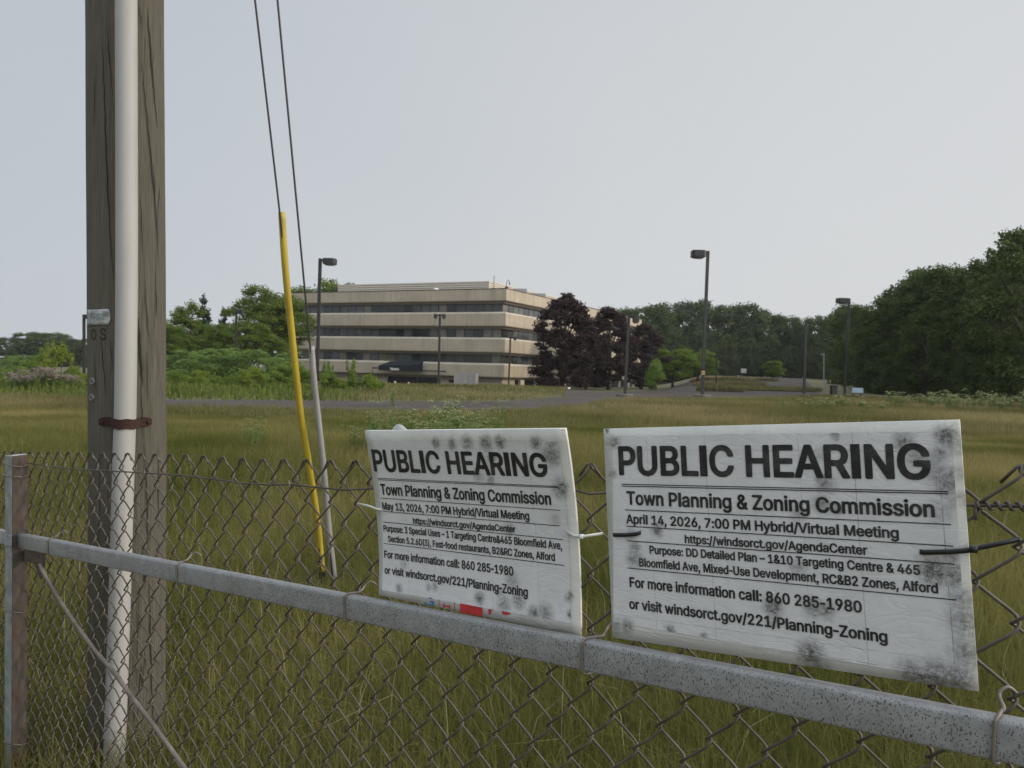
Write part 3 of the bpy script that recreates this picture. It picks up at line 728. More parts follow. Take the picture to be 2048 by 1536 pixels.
# bold grotesque letter outlines: advance width, then closed loops of x, y
GLY = {"&":[224,[[83,-12,110,-13,128,-10,144,-5,162,4,174,-8,184,-10,216,-10,222,-9,230,-5,232,0,230,7,200,44,210,64,216,86,218,110,216,117,210,121,202,122,176,122,168,121,163,118,161,114,160,110,160,98,159,94,158,94,128,130,128,132,148,147,158,158,170,176,175,192,176,206,174,218,170,229,163,240,154,249,140,258,128,263,106,267,94,267,80,265,62,259,48,250,37,240,31,230,25,214,24,190,26,180,31,168,37,156,50,138,30,122,18,109,7,90,3,74,3,60,5,48,12,30,21,18,33,6,52,-5,64,-9],[90,33,80,36,76,39,67,48,63,58,63,74,65,78,70,87,80,97,84,98,128,44,126,42,112,35,102,33],[94,172,87,182,83,190,82,200,83,208,86,214,90,218,96,220,106,220,112,216,116,210,117,206,116,194,108,182]]],"(":[137,[[88,-58,116,-58,122,-57,130,-53,131,-48,115,-10,103,22,96,48,90,86,90,124,97,170,105,202,113,226,131,268,131,272,129,276,124,279,116,280,90,280,84,279,77,276,74,272,58,238,45,200,35,156,31,124,31,84,32,74,37,44,42,24,55,-12,71,-44,77,-54,82,-57]]],")":[137,[[19,-58,48,-58,54,-57,61,-52,79,-18,93,20,102,56,106,88,106,118,104,140,98,174,89,210,77,242,62,272,54,278,46,280,22,280,14,279,8,275,5,270,24,224,36,186,44,146,47,116,46,80,44,64,38,36,28,6,5,-46,8,-54,14,-57]]],",":[94,[[19,-70,40,-70,46,-69,53,-66,55,-62,82,34,80,40,74,44,66,46,36,46,26,44,21,38,19,32,5,-58,8,-66,14,-69]]],"-":[227,[[57,84,166,84,174,85,180,89,182,96,182,122,178,128,174,131,166,132,60,132,52,131,46,127,43,122,43,96,46,88,52,85]]],".":[94,[[42,-12,52,-12,60,-11,66,-8,78,1,84,14,84,26,79,38,72,45,60,52,42,53,36,52,28,49,18,41,11,26,11,16,14,8,19,0,32,-9]]],"/":[125,[[7,-48,34,-48,40,-47,47,-44,49,-40,131,264,129,270,122,275,114,276,92,276,84,275,78,272,75,266,-6,-34,-6,-38,-4,-43,2,-47]]],"0":[227,[[100,-12,126,-13,146,-9,160,-3,178,10,185,18,194,30,204,50,212,76,216,102,217,132,216,152,213,172,205,202,194,224,185,236,176,246,162,256,152,261,140,265,118,268,100,267,78,262,57,250,40,234,31,222,25,210,17,188,13,170,10,144,10,110,13,84,21,54,32,30,40,19,52,7,60,1,78,-8],[106,35,98,38,88,48,80,60,77,66,73,80,69,106,69,148,74,178,78,190,86,204,92,212,100,217,110,220,118,220,124,218,132,214,142,202,149,190,154,172,157,152,158,114,154,82,150,68,145,56,137,46,130,39,120,35]]],"1":[227,[[38,-10,192,-10,202,-8,206,-6,208,-2,209,2,209,26,206,33,200,36,194,37,154,37,152,38,152,252,150,259,144,263,136,264,100,264,92,263,40,226,32,220,30,216,29,212,29,180,32,174,38,170,44,170,50,171,90,199,92,199,92,198,92,38,90,37,40,37,32,36,27,32,24,26,24,0,28,-6,32,-9]]],"2":[227,[[32,-10,192,-10,201,-8,206,-6,208,-3,209,2,209,26,206,33,200,37,192,38,102,38,103,40,115,54,154,94,178,122,193,144,198,154,203,170,204,176,204,198,199,216,194,226,187,236,176,246,157,258,140,265,118,268,106,268,82,264,62,256,44,243,35,232,26,215,20,198,19,182,22,176,28,172,36,171,62,171,72,173,76,176,77,178,79,196,84,207,92,215,98,218,108,220,122,219,134,214,142,204,145,198,146,192,146,178,144,170,139,160,128,145,20,28,18,22,18,0,22,-6,26,-9]]],"3":[227,[[94,-12,122,-13,148,-8,158,-4,175,6,190,18,198,28,205,42,210,62,210,84,206,100,199,114,188,128,174,140,154,150,138,153,136,154,198,226,200,230,200,252,198,259,192,263,184,264,38,264,28,262,24,260,22,256,21,252,21,228,24,221,30,217,38,216,119,216,115,210,66,154,64,148,64,126,66,119,72,115,80,114,106,114,116,113,130,108,140,102,148,90,151,74,149,58,144,50,136,42,126,37,118,35,100,35,84,40,80,44,71,54,67,70,60,75,52,76,24,76,18,75,10,71,8,64,10,50,15,36,22,24,32,14,48,2,62,-5,78,-10]]],"4":[227,[[141,-10,170,-10,176,-9,182,-5,185,2,185,42,186,43,212,44,218,48,221,54,221,80,218,86,212,90,186,92,185,158,182,165,176,168,170,169,142,169,136,168,129,164,127,156,126,92,75,92,75,94,168,252,168,254,167,258,160,263,152,264,124,264,118,263,110,258,10,88,6,78,6,54,10,47,14,44,22,43,126,43,127,40,127,0,130,-6,136,-9]]],"5":[227,[[97,-12,122,-13,134,-11,150,-7,164,0,178,10,188,21,197,34,203,46,206,54,209,70,209,94,207,106,202,120,195,134,181,152,164,164,152,170,140,174,120,177,110,177,96,175,86,172,83,174,87,208,88,214,90,216,180,216,188,217,194,220,197,228,197,252,194,259,188,263,180,264,50,264,42,263,38,260,34,254,20,132,20,128,22,122,30,117,64,113,70,114,82,122,94,127,100,128,116,128,126,125,134,120,139,114,146,102,149,94,150,76,148,64,144,54,137,46,131,40,124,37,116,35,104,35,100,36,90,40,86,44,78,54,73,70,66,74,58,75,32,75,24,74,18,68,16,60,21,40,28,26,36,17,50,4,66,-5,80,-10]]],"6":[227,[[100,-12,124,-13,138,-11,154,-6,172,5,186,18,194,28,200,38,207,60,208,68,208,90,206,102,200,120,190,136,178,148,160,159,144,164,117,168,118,170,172,248,174,254,172,258,164,263,158,264,128,264,120,263,113,258,55,174,40,150,26,122,20,102,18,90,18,70,19,64,25,42,34,26,46,12,66,-3,84,-10],[108,34,98,37,94,40,83,52,79,60,77,68,77,90,79,98,82,104,94,117,104,122,116,123,122,122,132,118,142,108,148,96,150,82,150,74,146,56,140,48,134,42,122,35,118,34]]],"7":[227,[[49,-10,82,-10,88,-9,95,-4,208,220,209,226,209,252,207,258,202,262,192,264,34,264,26,263,19,258,17,252,17,228,20,221,26,217,34,216,140,216,142,216,142,214,36,4,35,0,38,-5,44,-9]]],"8":[227,[[98,-12,126,-13,140,-11,162,-5,174,1,186,10,202,26,209,40,214,58,214,78,212,88,207,100,197,116,188,126,177,134,191,148,198,160,202,170,205,184,205,194,204,204,200,216,194,228,188,236,180,245,166,255,144,264,120,268,106,268,82,264,62,256,51,248,38,237,32,228,26,216,21,196,22,178,27,162,36,147,49,134,38,125,30,118,21,104,17,96,12,74,12,60,17,40,23,28,29,20,38,11,50,3,62,-4,76,-9],[102,35,86,41,75,52,72,62,72,76,73,82,80,94,86,100,96,105,112,108,122,107,130,105,140,100,144,96,148,92,153,82,154,76,154,62,153,56,148,49,143,44,134,38,124,35],[106,155,94,160,90,163,84,170,81,178,80,186,82,202,89,212,96,217,106,220,120,220,124,219,136,213,143,204,146,190,145,178,140,167,132,159,120,155]]],"9":[227,[[66,-10,100,-10,106,-9,112,-5,180,94,196,125,205,148,208,162,208,186,203,208,195,224,187,236,172,250,150,262,140,265,118,268,98,267,80,263,60,254,50,246,34,230,26,216,20,198,18,186,18,166,19,158,26,136,36,120,48,107,66,96,84,90,109,86,53,4,52,0,54,-5,60,-9],[106,132,98,135,90,140,82,150,77,166,77,186,79,194,83,202,94,214,106,220,118,220,131,216,137,210,144,202,148,192,150,180,149,164,145,152,140,144,133,138,120,132]]],":":[94,[[42,-12,52,-12,60,-11,66,-8,78,1,84,14,84,26,79,38,72,45,60,52,42,53,36,52,28,49,18,41,11,26,11,16,14,8,19,0,32,-9],[45,126,48,125,60,127,72,133,79,140,84,152,84,164,81,172,76,180,62,189,50,191,44,191,34,189,23,182,16,176,11,162,11,152,14,144,18,138,23,134,32,128]]],"A":[240,[[8,-10,42,-10,48,-9,54,-6,60,8,77,60,80,61,160,61,163,58,181,6,186,-6,192,-9,198,-10,228,-10,236,-9,243,-4,245,2,244,6,153,254,150,258,144,262,136,264,102,264,94,262,88,258,-5,4,-5,0,-4,-5,2,-9],[96,109,95,112,117,176,120,179,144,110,142,109]]],"B":[228,[[30,-10,134,-10,156,-7,174,-2,188,5,201,14,212,28,217,38,222,54,223,74,222,84,218,98,208,114,202,122,187,132,186,134,199,146,208,160,213,180,213,194,209,212,202,228,196,236,190,242,176,252,156,260,134,264,32,264,24,263,18,258,16,252,16,2,19,-6,24,-9],[78,39,76,42,77,104,134,105,144,102,149,98,157,90,161,84,164,72,163,58,156,48,150,43,136,39],[78,153,76,156,77,216,126,216,134,215,140,212,148,205,152,200,154,192,154,180,153,174,150,168,142,160,136,156,126,153]]],"C":[255,[[118,-12,148,-13,166,-10,184,-4,208,9,223,22,236,40,245,58,250,76,248,85,240,89,234,90,206,90,198,89,192,84,184,64,178,56,172,49,158,41,144,37,134,36,118,38,100,46,88,56,76,74,69,92,66,112,66,142,67,150,70,166,77,182,86,196,100,209,110,214,126,218,140,218,152,216,160,213,170,207,179,198,186,188,192,170,200,165,206,164,234,164,240,165,248,169,250,174,250,178,244,198,236,214,225,230,216,239,196,253,180,260,166,264,140,268,118,267,100,264,90,261,68,251,50,238,40,228,32,218,19,194,10,166,6,138,7,106,12,80,20,57,32,36,48,18,70,2,94,-8]]],"D":[251,[[30,-10,120,-10,144,-7,158,-4,182,6,199,18,212,30,226,48,236,70,243,100,245,120,245,136,243,156,236,184,226,206,212,226,204,233,188,245,172,254,160,258,128,264,32,264,24,263,18,258,16,252,16,2,19,-6,24,-9],[78,39,76,42,76,214,78,216,118,216,128,215,142,211,156,204,168,192,174,182,181,166,185,146,186,126,184,104,179,82,173,70,163,58,152,49,142,44,122,39]]],"E":[209,[[30,-10,186,-10,194,-9,200,-4,202,2,202,28,200,34,194,38,186,39,78,39,77,40,76,42,77,104,176,104,184,105,189,108,192,116,192,142,190,148,184,152,176,153,77,154,76,215,184,216,192,217,198,221,200,228,200,252,198,258,194,262,184,264,32,264,24,263,18,258,16,252,16,2,19,-6,24,-9]]],"F":[205,[[30,-10,60,-10,70,-8,74,-5,75,-2,76,2,77,100,172,101,178,102,184,105,187,112,187,138,184,144,178,148,170,149,77,150,76,215,182,216,190,217,196,221,199,228,199,252,197,258,192,262,182,264,32,264,24,263,18,258,16,252,16,2,19,-6,24,-9]]],"G":[260,[[119,-12,148,-13,172,-9,192,-1,211,10,227,26,239,42,248,64,253,90,253,126,250,133,244,137,236,138,142,138,134,136,130,133,128,130,127,126,127,102,128,98,130,95,134,92,142,90,192,90,192,84,188,70,177,54,168,45,154,39,136,36,124,37,110,41,98,48,89,56,79,68,72,82,67,104,66,114,66,142,67,150,70,166,78,184,86,195,96,206,104,211,112,215,128,218,146,217,160,212,175,200,184,188,192,170,198,165,206,164,234,164,242,165,248,169,251,174,247,192,238,212,228,226,212,241,196,252,180,260,166,264,140,268,116,267,92,262,82,258,64,249,45,234,36,224,27,210,18,192,10,166,6,138,7,106,11,82,20,59,26,46,34,33,50,16,68,3,82,-4,94,-8]]],"H":[258,[[30,-10,60,-10,70,-8,74,-5,75,-2,76,2,76,104,76,105,78,106,181,106,182,2,184,-4,190,-9,198,-10,226,-10,234,-9,240,-5,242,2,242,252,239,260,234,263,226,264,198,264,190,263,184,258,182,252,182,156,182,155,180,154,77,154,76,252,74,258,68,263,60,264,32,264,24,263,18,259,16,252,16,2,19,-6,24,-9]]],"I":[150,[[16,-10,132,-10,142,-8,146,-6,148,-2,149,2,149,26,146,34,140,38,132,39,106,39,105,42,105,214,108,216,132,216,140,217,147,222,149,228,149,252,146,259,140,263,132,264,18,264,10,262,5,260,3,256,2,252,2,228,4,221,12,217,18,216,44,216,45,214,45,40,42,39,18,39,12,38,4,34,2,28,2,0,6,-6,10,-9]]],"L":[196,[[30,-10,180,-10,186,-9,192,-6,195,2,195,28,192,34,186,38,178,39,76,40,76,252,72,260,68,263,60,264,32,264,24,263,18,259,16,252,16,2,19,-6,24,-9]]],"M":[314,[[30,-10,58,-10,66,-9,72,-5,75,0,76,132,79,126,129,-2,131,-4,136,-8,144,-10,170,-10,176,-9,183,-4,235,128,238,131,238,2,239,-2,241,-6,246,-8,254,-10,282,-10,290,-9,296,-5,298,2,298,252,295,260,290,263,282,264,240,264,232,263,226,258,158,82,88,258,82,263,74,264,32,264,24,263,18,259,16,252,16,2,19,-6,24,-9]]],"N":[262,[[30,-10,60,-10,66,-9,74,-5,76,0,76,159,80,156,182,-5,188,-9,194,-10,230,-10,238,-9,244,-5,246,2,246,252,243,260,238,263,230,264,202,264,192,262,188,260,186,256,185,252,184,96,176,108,80,260,74,263,68,264,32,264,24,263,18,259,16,252,16,2,19,-6,24,-9]]],"O":[267,[[118,-12,148,-13,174,-8,194,1,209,10,220,19,234,36,248,60,255,80,260,108,260,146,255,174,248,194,240,210,232,222,218,237,196,252,182,259,168,264,140,268,118,267,100,264,90,261,68,251,49,236,32,218,20,196,12,174,9,162,6,138,7,106,12,80,22,54,34,35,48,19,58,10,72,1,94,-8],[132,36,118,38,100,46,88,56,79,68,72,82,68,98,66,114,66,142,69,160,72,172,77,182,86,196,100,208,110,214,126,218,140,218,156,214,170,206,180,196,188,186,195,172,199,154,201,140,201,116,198,94,194,80,186,66,179,56,168,47,156,40,144,37]]],"P":[222,[[30,-10,60,-10,68,-8,74,-4,76,2,77,82,130,83,158,88,176,96,189,106,199,116,206,126,211,136,216,150,218,162,218,186,215,200,208,218,196,236,187,244,172,253,158,259,130,264,32,264,24,263,18,258,16,252,16,2,19,-6,24,-9],[78,131,76,134,76,215,124,216,138,213,146,208,154,196,158,182,158,166,157,160,154,152,150,144,142,137,130,132,122,131]]],"R":[224,[[30,-10,60,-10,68,-8,74,-4,76,2,76,86,76,88,78,89,112,89,114,88,160,2,164,-5,168,-8,178,-10,212,-10,220,-9,226,-4,227,0,226,6,174,100,196,115,207,130,216,152,219,172,218,190,216,200,212,212,206,224,200,232,190,242,178,251,160,259,132,264,32,264,24,263,18,258,16,252,16,2,19,-6,24,-9],[78,138,76,140,77,216,126,216,140,212,146,209,151,204,157,192,159,174,156,158,152,151,146,144,140,141,130,138]]],"S":[223,[[95,-14,126,-14,140,-12,164,-6,178,1,192,11,204,24,212,38,218,60,218,78,214,94,206,110,196,120,178,133,164,140,146,147,110,156,88,164,80,170,74,175,72,180,72,194,78,206,82,210,90,215,104,219,122,219,134,216,142,212,150,204,153,198,156,186,164,180,172,179,198,179,206,180,212,184,214,190,213,202,209,214,204,224,194,237,184,246,165,258,148,264,130,267,108,268,86,265,70,261,52,253,40,244,27,232,19,218,14,204,12,194,13,174,18,158,28,142,38,133,56,122,68,116,118,102,144,93,152,87,156,83,158,78,159,72,158,62,155,54,151,48,144,42,138,40,122,35,100,35,82,41,72,50,68,58,67,66,64,72,58,77,50,78,20,78,14,77,7,72,5,66,6,58,12,38,20,24,32,12,46,1,60,-6,78,-11]]],"T":[224,[[96,-10,126,-10,134,-9,140,-5,142,2,142,214,144,216,206,216,214,217,218,220,222,228,222,252,220,259,214,263,206,264,18,264,10,262,5,260,3,256,2,252,2,228,4,222,8,218,18,216,80,216,82,214,82,2,85,-6,90,-9]]],"U":[259,[[116,-14,140,-14,160,-11,178,-6,192,1,208,12,221,24,229,36,235,48,241,68,243,86,243,252,240,259,234,263,226,264,198,264,188,262,184,259,183,256,182,252,182,80,181,74,176,60,171,54,164,46,152,39,138,36,120,36,114,37,102,41,98,44,86,55,81,64,78,72,76,84,76,252,74,258,68,263,60,264,32,264,24,262,19,260,17,256,16,252,16,80,18,66,22,52,29,36,36,27,46,16,56,7,70,-1,80,-6,98,-11]]],"V":[240,[[102,-10,138,-10,146,-8,152,-2,244,250,245,254,243,258,238,262,228,264,198,264,192,263,185,258,120,74,55,258,48,263,40,264,10,264,3,262,-3,258,-5,252,-2,242,88,-2,90,-4,94,-8]]],"Z":[219,[[21,-10,198,-10,206,-9,212,-4,214,2,214,28,212,34,206,38,198,39,104,39,100,38,84,38,82,38,82,40,209,224,212,232,212,252,211,256,208,260,204,263,196,264,22,264,14,263,8,258,6,252,6,228,8,221,14,217,22,216,134,216,137,214,9,28,7,22,7,0,10,-6,16,-9]]],"a":[195,[[68,-14,90,-14,102,-12,114,-9,124,-3,132,-9,140,-10,166,-10,174,-9,178,-6,182,0,182,136,180,148,177,158,171,170,159,182,146,191,130,198,106,202,88,202,68,199,54,195,40,188,24,176,15,164,7,148,9,140,14,137,48,127,56,128,60,131,68,143,74,148,81,152,88,155,106,155,112,153,118,148,122,142,124,132,124,126,122,125,116,123,68,117,46,112,28,103,20,97,12,90,6,80,2,66,1,48,3,36,10,20,22,6,34,-3,52,-11],[76,33,66,38,60,46,60,58,62,62,66,66,72,70,86,74,120,79,124,78,124,66,122,56,113,42,108,38,98,34,92,33]]],"b":[212,[[104,-14,124,-14,136,-12,152,-7,160,-3,174,7,184,16,191,26,201,46,206,62,208,74,209,82,209,108,205,130,199,148,193,160,185,170,169,186,150,196,138,200,124,202,106,202,88,199,72,192,71,252,69,258,62,263,56,264,28,264,20,263,14,259,12,252,12,0,16,-6,20,-9,28,-10,54,-10,60,-9,66,-6,70,-1,84,-9,94,-12],[108,33,96,36,90,39,85,44,79,52,73,68,71,78,70,100,71,110,74,126,79,136,86,146,92,151,100,154,104,155,116,155,124,152,132,147,139,140,144,130,149,112,150,84,148,72,145,60,136,46,130,40,124,36,112,33]]],"c":[198,[[93,-14,112,-14,126,-12,142,-8,154,-2,168,7,180,20,186,28,191,38,195,50,192,56,186,61,154,68,148,67,140,63,133,48,124,38,108,33,98,33,90,35,84,39,75,48,69,56,64,72,62,86,62,102,64,116,67,126,72,136,76,142,87,152,98,155,110,155,118,152,124,149,132,142,140,126,146,122,152,121,186,129,192,132,194,136,194,142,186,160,177,172,172,178,156,189,144,195,128,200,114,202,94,202,72,198,52,189,36,178,24,164,11,140,6,124,3,104,3,84,6,64,11,48,20,30,26,22,36,11,54,-2,64,-7,76,-11]]],"d":[212,[[88,-14,106,-14,118,-12,126,-10,142,-2,150,-8,158,-10,184,-10,190,-9,197,-6,199,-2,200,2,200,252,198,259,192,263,184,264,156,264,150,263,143,258,141,252,140,192,124,199,106,202,88,202,76,200,60,195,42,184,28,172,16,154,10,140,4,114,3,84,7,58,12,44,18,32,30,14,40,5,50,-2,62,-8,72,-11],[100,33,85,38,78,44,70,54,64,72,62,86,62,102,66,126,70,134,75,142,86,152,96,155,108,155,116,153,124,148,128,143,135,132,138,126,141,112,142,86,139,66,135,56,129,46,121,38,114,35,104,33]]],"e":[202,[[94,-14,116,-14,130,-12,142,-9,162,0,172,7,185,20,195,40,196,44,195,48,193,52,188,55,158,62,148,62,141,58,134,44,126,37,112,33,100,33,82,39,73,48,66,60,63,72,64,74,184,75,192,76,196,79,200,86,199,114,196,132,190,147,178,168,172,176,152,190,142,195,130,199,112,202,92,202,68,197,54,191,38,180,24,165,14,148,8,132,5,118,3,104,3,84,7,60,17,34,28,19,36,10,45,4,60,-5,72,-10],[66,120,64,122,66,130,73,140,82,150,88,153,98,155,108,155,114,154,120,151,126,147,133,138,137,130,139,122,136,120]]],"f":[127,[[40,-10,68,-10,76,-9,82,-5,85,0,85,152,88,154,112,154,120,155,126,159,128,166,128,188,126,195,120,199,112,200,86,200,85,216,87,222,92,227,102,227,108,225,118,225,126,230,135,260,132,266,124,271,102,275,88,275,70,272,54,265,40,254,34,246,30,238,26,220,26,201,-2,199,-8,195,-11,190,-11,166,-8,159,-2,155,24,154,26,152,26,2,29,-6,34,-9]]],"g":[213,[[88,-84,116,-85,136,-82,154,-76,172,-66,182,-56,189,-48,195,-36,200,-14,200,188,198,195,192,199,184,200,160,200,152,199,146,196,142,190,128,198,108,202,88,202,68,198,50,190,36,180,24,166,17,156,11,142,6,126,3,106,4,76,7,62,13,44,17,36,27,22,34,15,46,6,62,-2,78,-6,96,-8,110,-7,122,-5,140,3,142,2,141,-14,137,-24,129,-32,120,-37,100,-39,92,-38,84,-36,74,-29,62,-14,56,-11,50,-11,42,-12,20,-25,14,-30,12,-36,15,-44,26,-58,34,-64,44,-71,58,-78,72,-82],[94,40,88,42,80,47,74,52,67,64,64,76,62,88,63,112,65,122,70,134,75,142,82,149,96,155,108,155,122,149,130,142,136,132,139,124,142,108,142,84,140,72,137,62,132,55,126,47,116,42,110,40]]],"h":[205,[[26,-10,56,-10,64,-8,68,-6,70,-3,71,2,71,120,72,128,76,138,86,149,96,154,104,155,114,154,122,150,129,142,133,130,134,124,134,2,136,-4,142,-9,150,-10,178,-10,184,-9,190,-6,193,2,193,122,190,146,186,158,181,168,176,176,164,187,146,197,136,200,124,202,104,202,88,199,72,192,71,252,68,260,62,263,56,264,28,264,20,263,14,259,12,252,12,2,15,-6,20,-9]]],"i":[83,[[26,-10,54,-10,62,-9,68,-5,71,2,71,188,68,196,62,199,56,200,28,200,20,199,14,195,12,188,12,2,15,-6,20,-9],[40,212,54,213,66,220,72,226,77,238,77,246,72,258,62,267,56,270,44,272,28,270,16,262,11,256,7,246,7,236,12,225,18,220,26,215]]],"l":[95,[[59,-10,78,-11,96,-8,102,-4,104,4,100,24,96,32,90,36,84,37,74,36,71,40,71,254,68,259,62,263,54,264,28,264,20,263,16,260,12,252,12,38,13,30,16,20,22,8,30,0,36,-4,48,-9]]],"m":[305,[[26,-10,56,-10,64,-8,68,-5,70,-2,71,2,71,128,73,136,79,146,84,151,96,155,104,155,112,152,120,144,123,136,123,2,126,-6,132,-9,138,-10,166,-10,174,-9,180,-4,182,2,182,132,185,142,194,152,204,155,214,155,224,152,229,146,232,142,234,132,234,2,236,-3,237,-6,242,-8,250,-10,276,-10,284,-9,288,-6,291,-2,292,2,292,140,288,158,282,170,278,177,268,186,258,193,242,200,226,203,210,203,194,200,176,193,160,181,158,182,150,190,138,198,116,203,102,203,92,201,82,198,70,192,64,198,54,200,28,200,20,199,16,196,13,192,12,188,12,2,15,-6,20,-9]]],"n":[205,[[26,-10,56,-10,63,-8,69,-4,71,2,71,120,72,128,76,138,86,149,96,154,104,155,114,154,122,150,129,142,133,130,134,124,134,2,136,-4,142,-9,150,-10,178,-10,184,-9,191,-4,193,2,193,122,192,134,190,146,182,166,176,176,166,186,146,197,124,202,104,202,94,200,82,197,70,191,64,198,54,200,28,200,20,199,14,194,12,188,12,2,15,-6,20,-9]]],"o":[208,[[93,-14,114,-14,136,-10,152,-3,168,8,181,20,191,36,200,58,204,78,204,108,202,122,195,144,184,163,174,175,154,190,144,195,132,199,114,202,94,202,72,198,52,189,36,178,24,164,11,140,6,124,3,104,3,84,6,64,11,48,20,30,26,22,36,11,54,-2,64,-7,76,-11],[98,33,90,35,84,39,75,48,69,56,63,78,62,102,65,120,69,132,75,140,88,152,98,155,110,155,118,153,124,149,132,141,140,129,145,108,146,96,145,80,142,64,139,58,132,47,125,40,114,34,108,33]]],"p":[212,[[26,-80,56,-81,62,-80,69,-76,71,-68,72,-3,92,-12,106,-14,124,-14,148,-9,160,-3,175,8,184,16,190,25,199,40,206,62,209,82,209,108,205,130,199,148,193,160,185,170,169,186,150,196,138,200,124,202,106,202,88,199,70,190,68,195,64,198,54,200,28,200,22,199,15,196,13,192,12,188,12,-68,15,-76,20,-80],[108,33,96,36,90,39,85,44,79,52,73,68,71,78,70,100,71,110,74,126,79,136,86,146,92,151,100,154,104,155,116,155,124,152,132,147,139,140,144,130,149,112,150,84,148,72,145,60,136,46,130,40,124,36,112,33]]],"r":[130,[[26,-10,56,-10,63,-8,69,-4,71,2,71,124,72,130,78,142,83,146,90,151,100,153,110,153,122,151,128,152,134,156,136,162,136,190,134,197,128,200,120,202,98,202,82,199,70,193,60,199,54,200,28,200,20,198,14,194,12,188,12,2,15,-6,20,-9]]],"s":[182,[[79,-14,100,-14,114,-12,128,-9,144,-2,158,7,170,20,178,38,180,52,179,62,174,79,168,88,159,96,150,103,134,110,82,123,74,127,70,132,68,140,70,146,76,152,86,156,100,156,108,154,114,149,122,134,128,130,136,129,166,135,172,139,174,142,176,146,169,164,161,176,154,183,140,192,130,197,104,202,82,202,70,200,58,197,42,190,28,179,18,168,11,152,9,138,10,128,16,111,21,102,30,94,40,87,52,81,110,66,114,63,119,58,120,54,120,48,118,43,112,37,100,33,82,33,72,37,63,46,58,58,52,62,44,63,20,58,12,56,6,52,4,46,8,32,15,18,26,7,36,-1,48,-7,62,-11]]],"t":[114,[[75,-12,94,-12,110,-9,117,-4,120,2,116,24,112,32,106,36,100,37,90,35,80,35,78,38,77,44,77,152,80,154,100,154,106,155,113,158,116,166,116,188,114,195,108,199,100,200,78,201,77,234,75,240,70,244,60,246,34,246,28,245,20,241,18,234,18,201,-2,199,-9,194,-11,188,-11,166,-8,159,-2,155,16,154,18,152,18,46,19,36,24,20,31,8,44,-2,58,-9]]],"u":[205,[[88,-12,92,-13,110,-11,124,-7,134,-1,142,-8,152,-10,176,-10,184,-9,190,-6,192,-2,193,2,193,188,190,195,184,199,176,200,150,200,142,198,136,194,134,188,134,70,133,64,130,55,125,46,116,38,104,35,96,35,85,38,80,42,75,50,72,58,71,64,71,188,69,194,62,199,56,200,28,200,20,198,15,196,13,192,12,188,12,64,14,48,18,34,25,20,31,12,48,-2,64,-9,80,-12]]],"v":[195,[[81,-10,112,-10,118,-9,126,-4,198,184,199,190,199,192,198,195,194,198,184,200,154,200,146,199,140,195,98,78,93,86,54,194,48,199,40,200,10,200,4,199,-3,194,-5,188,-2,180,67,0,70,-5,74,-8]]],"w":[284,[[69,-10,98,-10,104,-9,112,-4,142,97,143,96,169,2,172,-5,178,-9,186,-10,214,-10,220,-9,226,-6,230,2,284,180,286,188,284,195,278,199,270,200,242,200,234,199,228,195,225,188,201,98,198,95,170,194,164,199,156,200,128,200,120,198,114,195,112,190,87,98,84,94,56,195,50,199,42,200,12,200,6,199,0,196,-2,190,-1,182,55,-2,57,-4,62,-8]]],"x":[189,[[11,-10,44,-10,52,-9,57,-6,94,50,98,46,130,-4,136,-8,146,-10,178,-10,184,-9,190,-5,192,0,191,6,128,96,137,110,188,184,189,190,187,196,182,199,174,200,142,200,134,198,128,193,96,144,90,150,62,194,58,198,48,200,16,200,8,199,2,195,1,190,2,184,62,98,-2,5,-3,0,0,-5,6,-9]]],"y":[195,[[42,-82,46,-83,62,-81,74,-78,82,-74,95,-64,107,-50,118,-26,198,184,199,190,199,192,198,195,194,198,184,200,154,200,148,199,141,194,138,190,98,78,93,86,54,194,48,199,40,200,10,200,4,199,-3,194,-5,188,-2,180,67,0,61,-20,57,-28,53,-32,48,-35,42,-35,34,-33,26,-34,18,-39,15,-48,10,-68,12,-75,22,-80]]],"–":[175,[[0,84,172,84,180,85,186,89,189,94,189,120,186,128,180,131,174,132,2,132,-4,131,-12,127,-14,122,-14,96,-11,88,-6,85]]]," ":[94,[]]}
_gc = {}
_capy = max(GLY['H'][1][0][1::2]); _ascy = max(GLY['b'][1][0][1::2]); _x0 = min(GLY['L'][1][0][0::2])
def _bar(h, w_, adv): return [adv, [[_x0, -9, _x0 + w_, -9, _x0 + w_, h, _x0, h]]]
GLY['I'] = _bar(_capy, 76, 76 + 2 * _x0); GLY['l'] = _bar(_ascy, 70, 70 + 2 * _x0 - 6); GLY['-'][0] = 150
def glyph_fill(ch):
    if ch not in _gc:
        cu = bpy.data.curves.new('t', 'CURVE'); cu.dimensions = '2D'; cu.fill_mode = 'BOTH'
        for L in GLY[ch][1]:
            k = len(L) // 2; sp = cu.splines.new('POLY'); sp.points.add(k - 1); sp.use_cyclic_u = True
            for q in range(k): sp.points[q].co = (L[2 * q] - (38 if ch == '-' else 0), L[2 * q + 1], 0, 1)
        o = bpy.data.objects.new('t', cu); COL.objects.link(o)
        dg = bpy.context.evaluated_depsgraph_get(); dg.update()
        me = bpy.data.meshes.new_from_object(o.evaluated_get(dg))
        _gc[ch] = ([(v.co.x, v.co.y) for v in me.vertices], [tuple(p.vertices) for p in me.polygons])
        bpy.data.objects.remove(o); bpy.data.curves.remove(cu); bpy.data.meshes.remove(me)
    return _gc[ch]
def glyphs(body, bold=None):
    vs, fs, x = [], [], 0
    for ch in body:
        if ch != ' ':
            v, f = glyph_fill(ch); o = len(vs)
            vs += [(a + x, b_) for a, b_ in v]; fs += [tuple(q + o for q in p) for p in f]
        x += GLY[ch][0]
    return vs, fs
def cap_h():
    if _cap[0] is None:
        v, _ = glyphs('H'); _cap[0] = (min(p[1] for p in v), max(p[1] for p in v))
    return _cap[0]
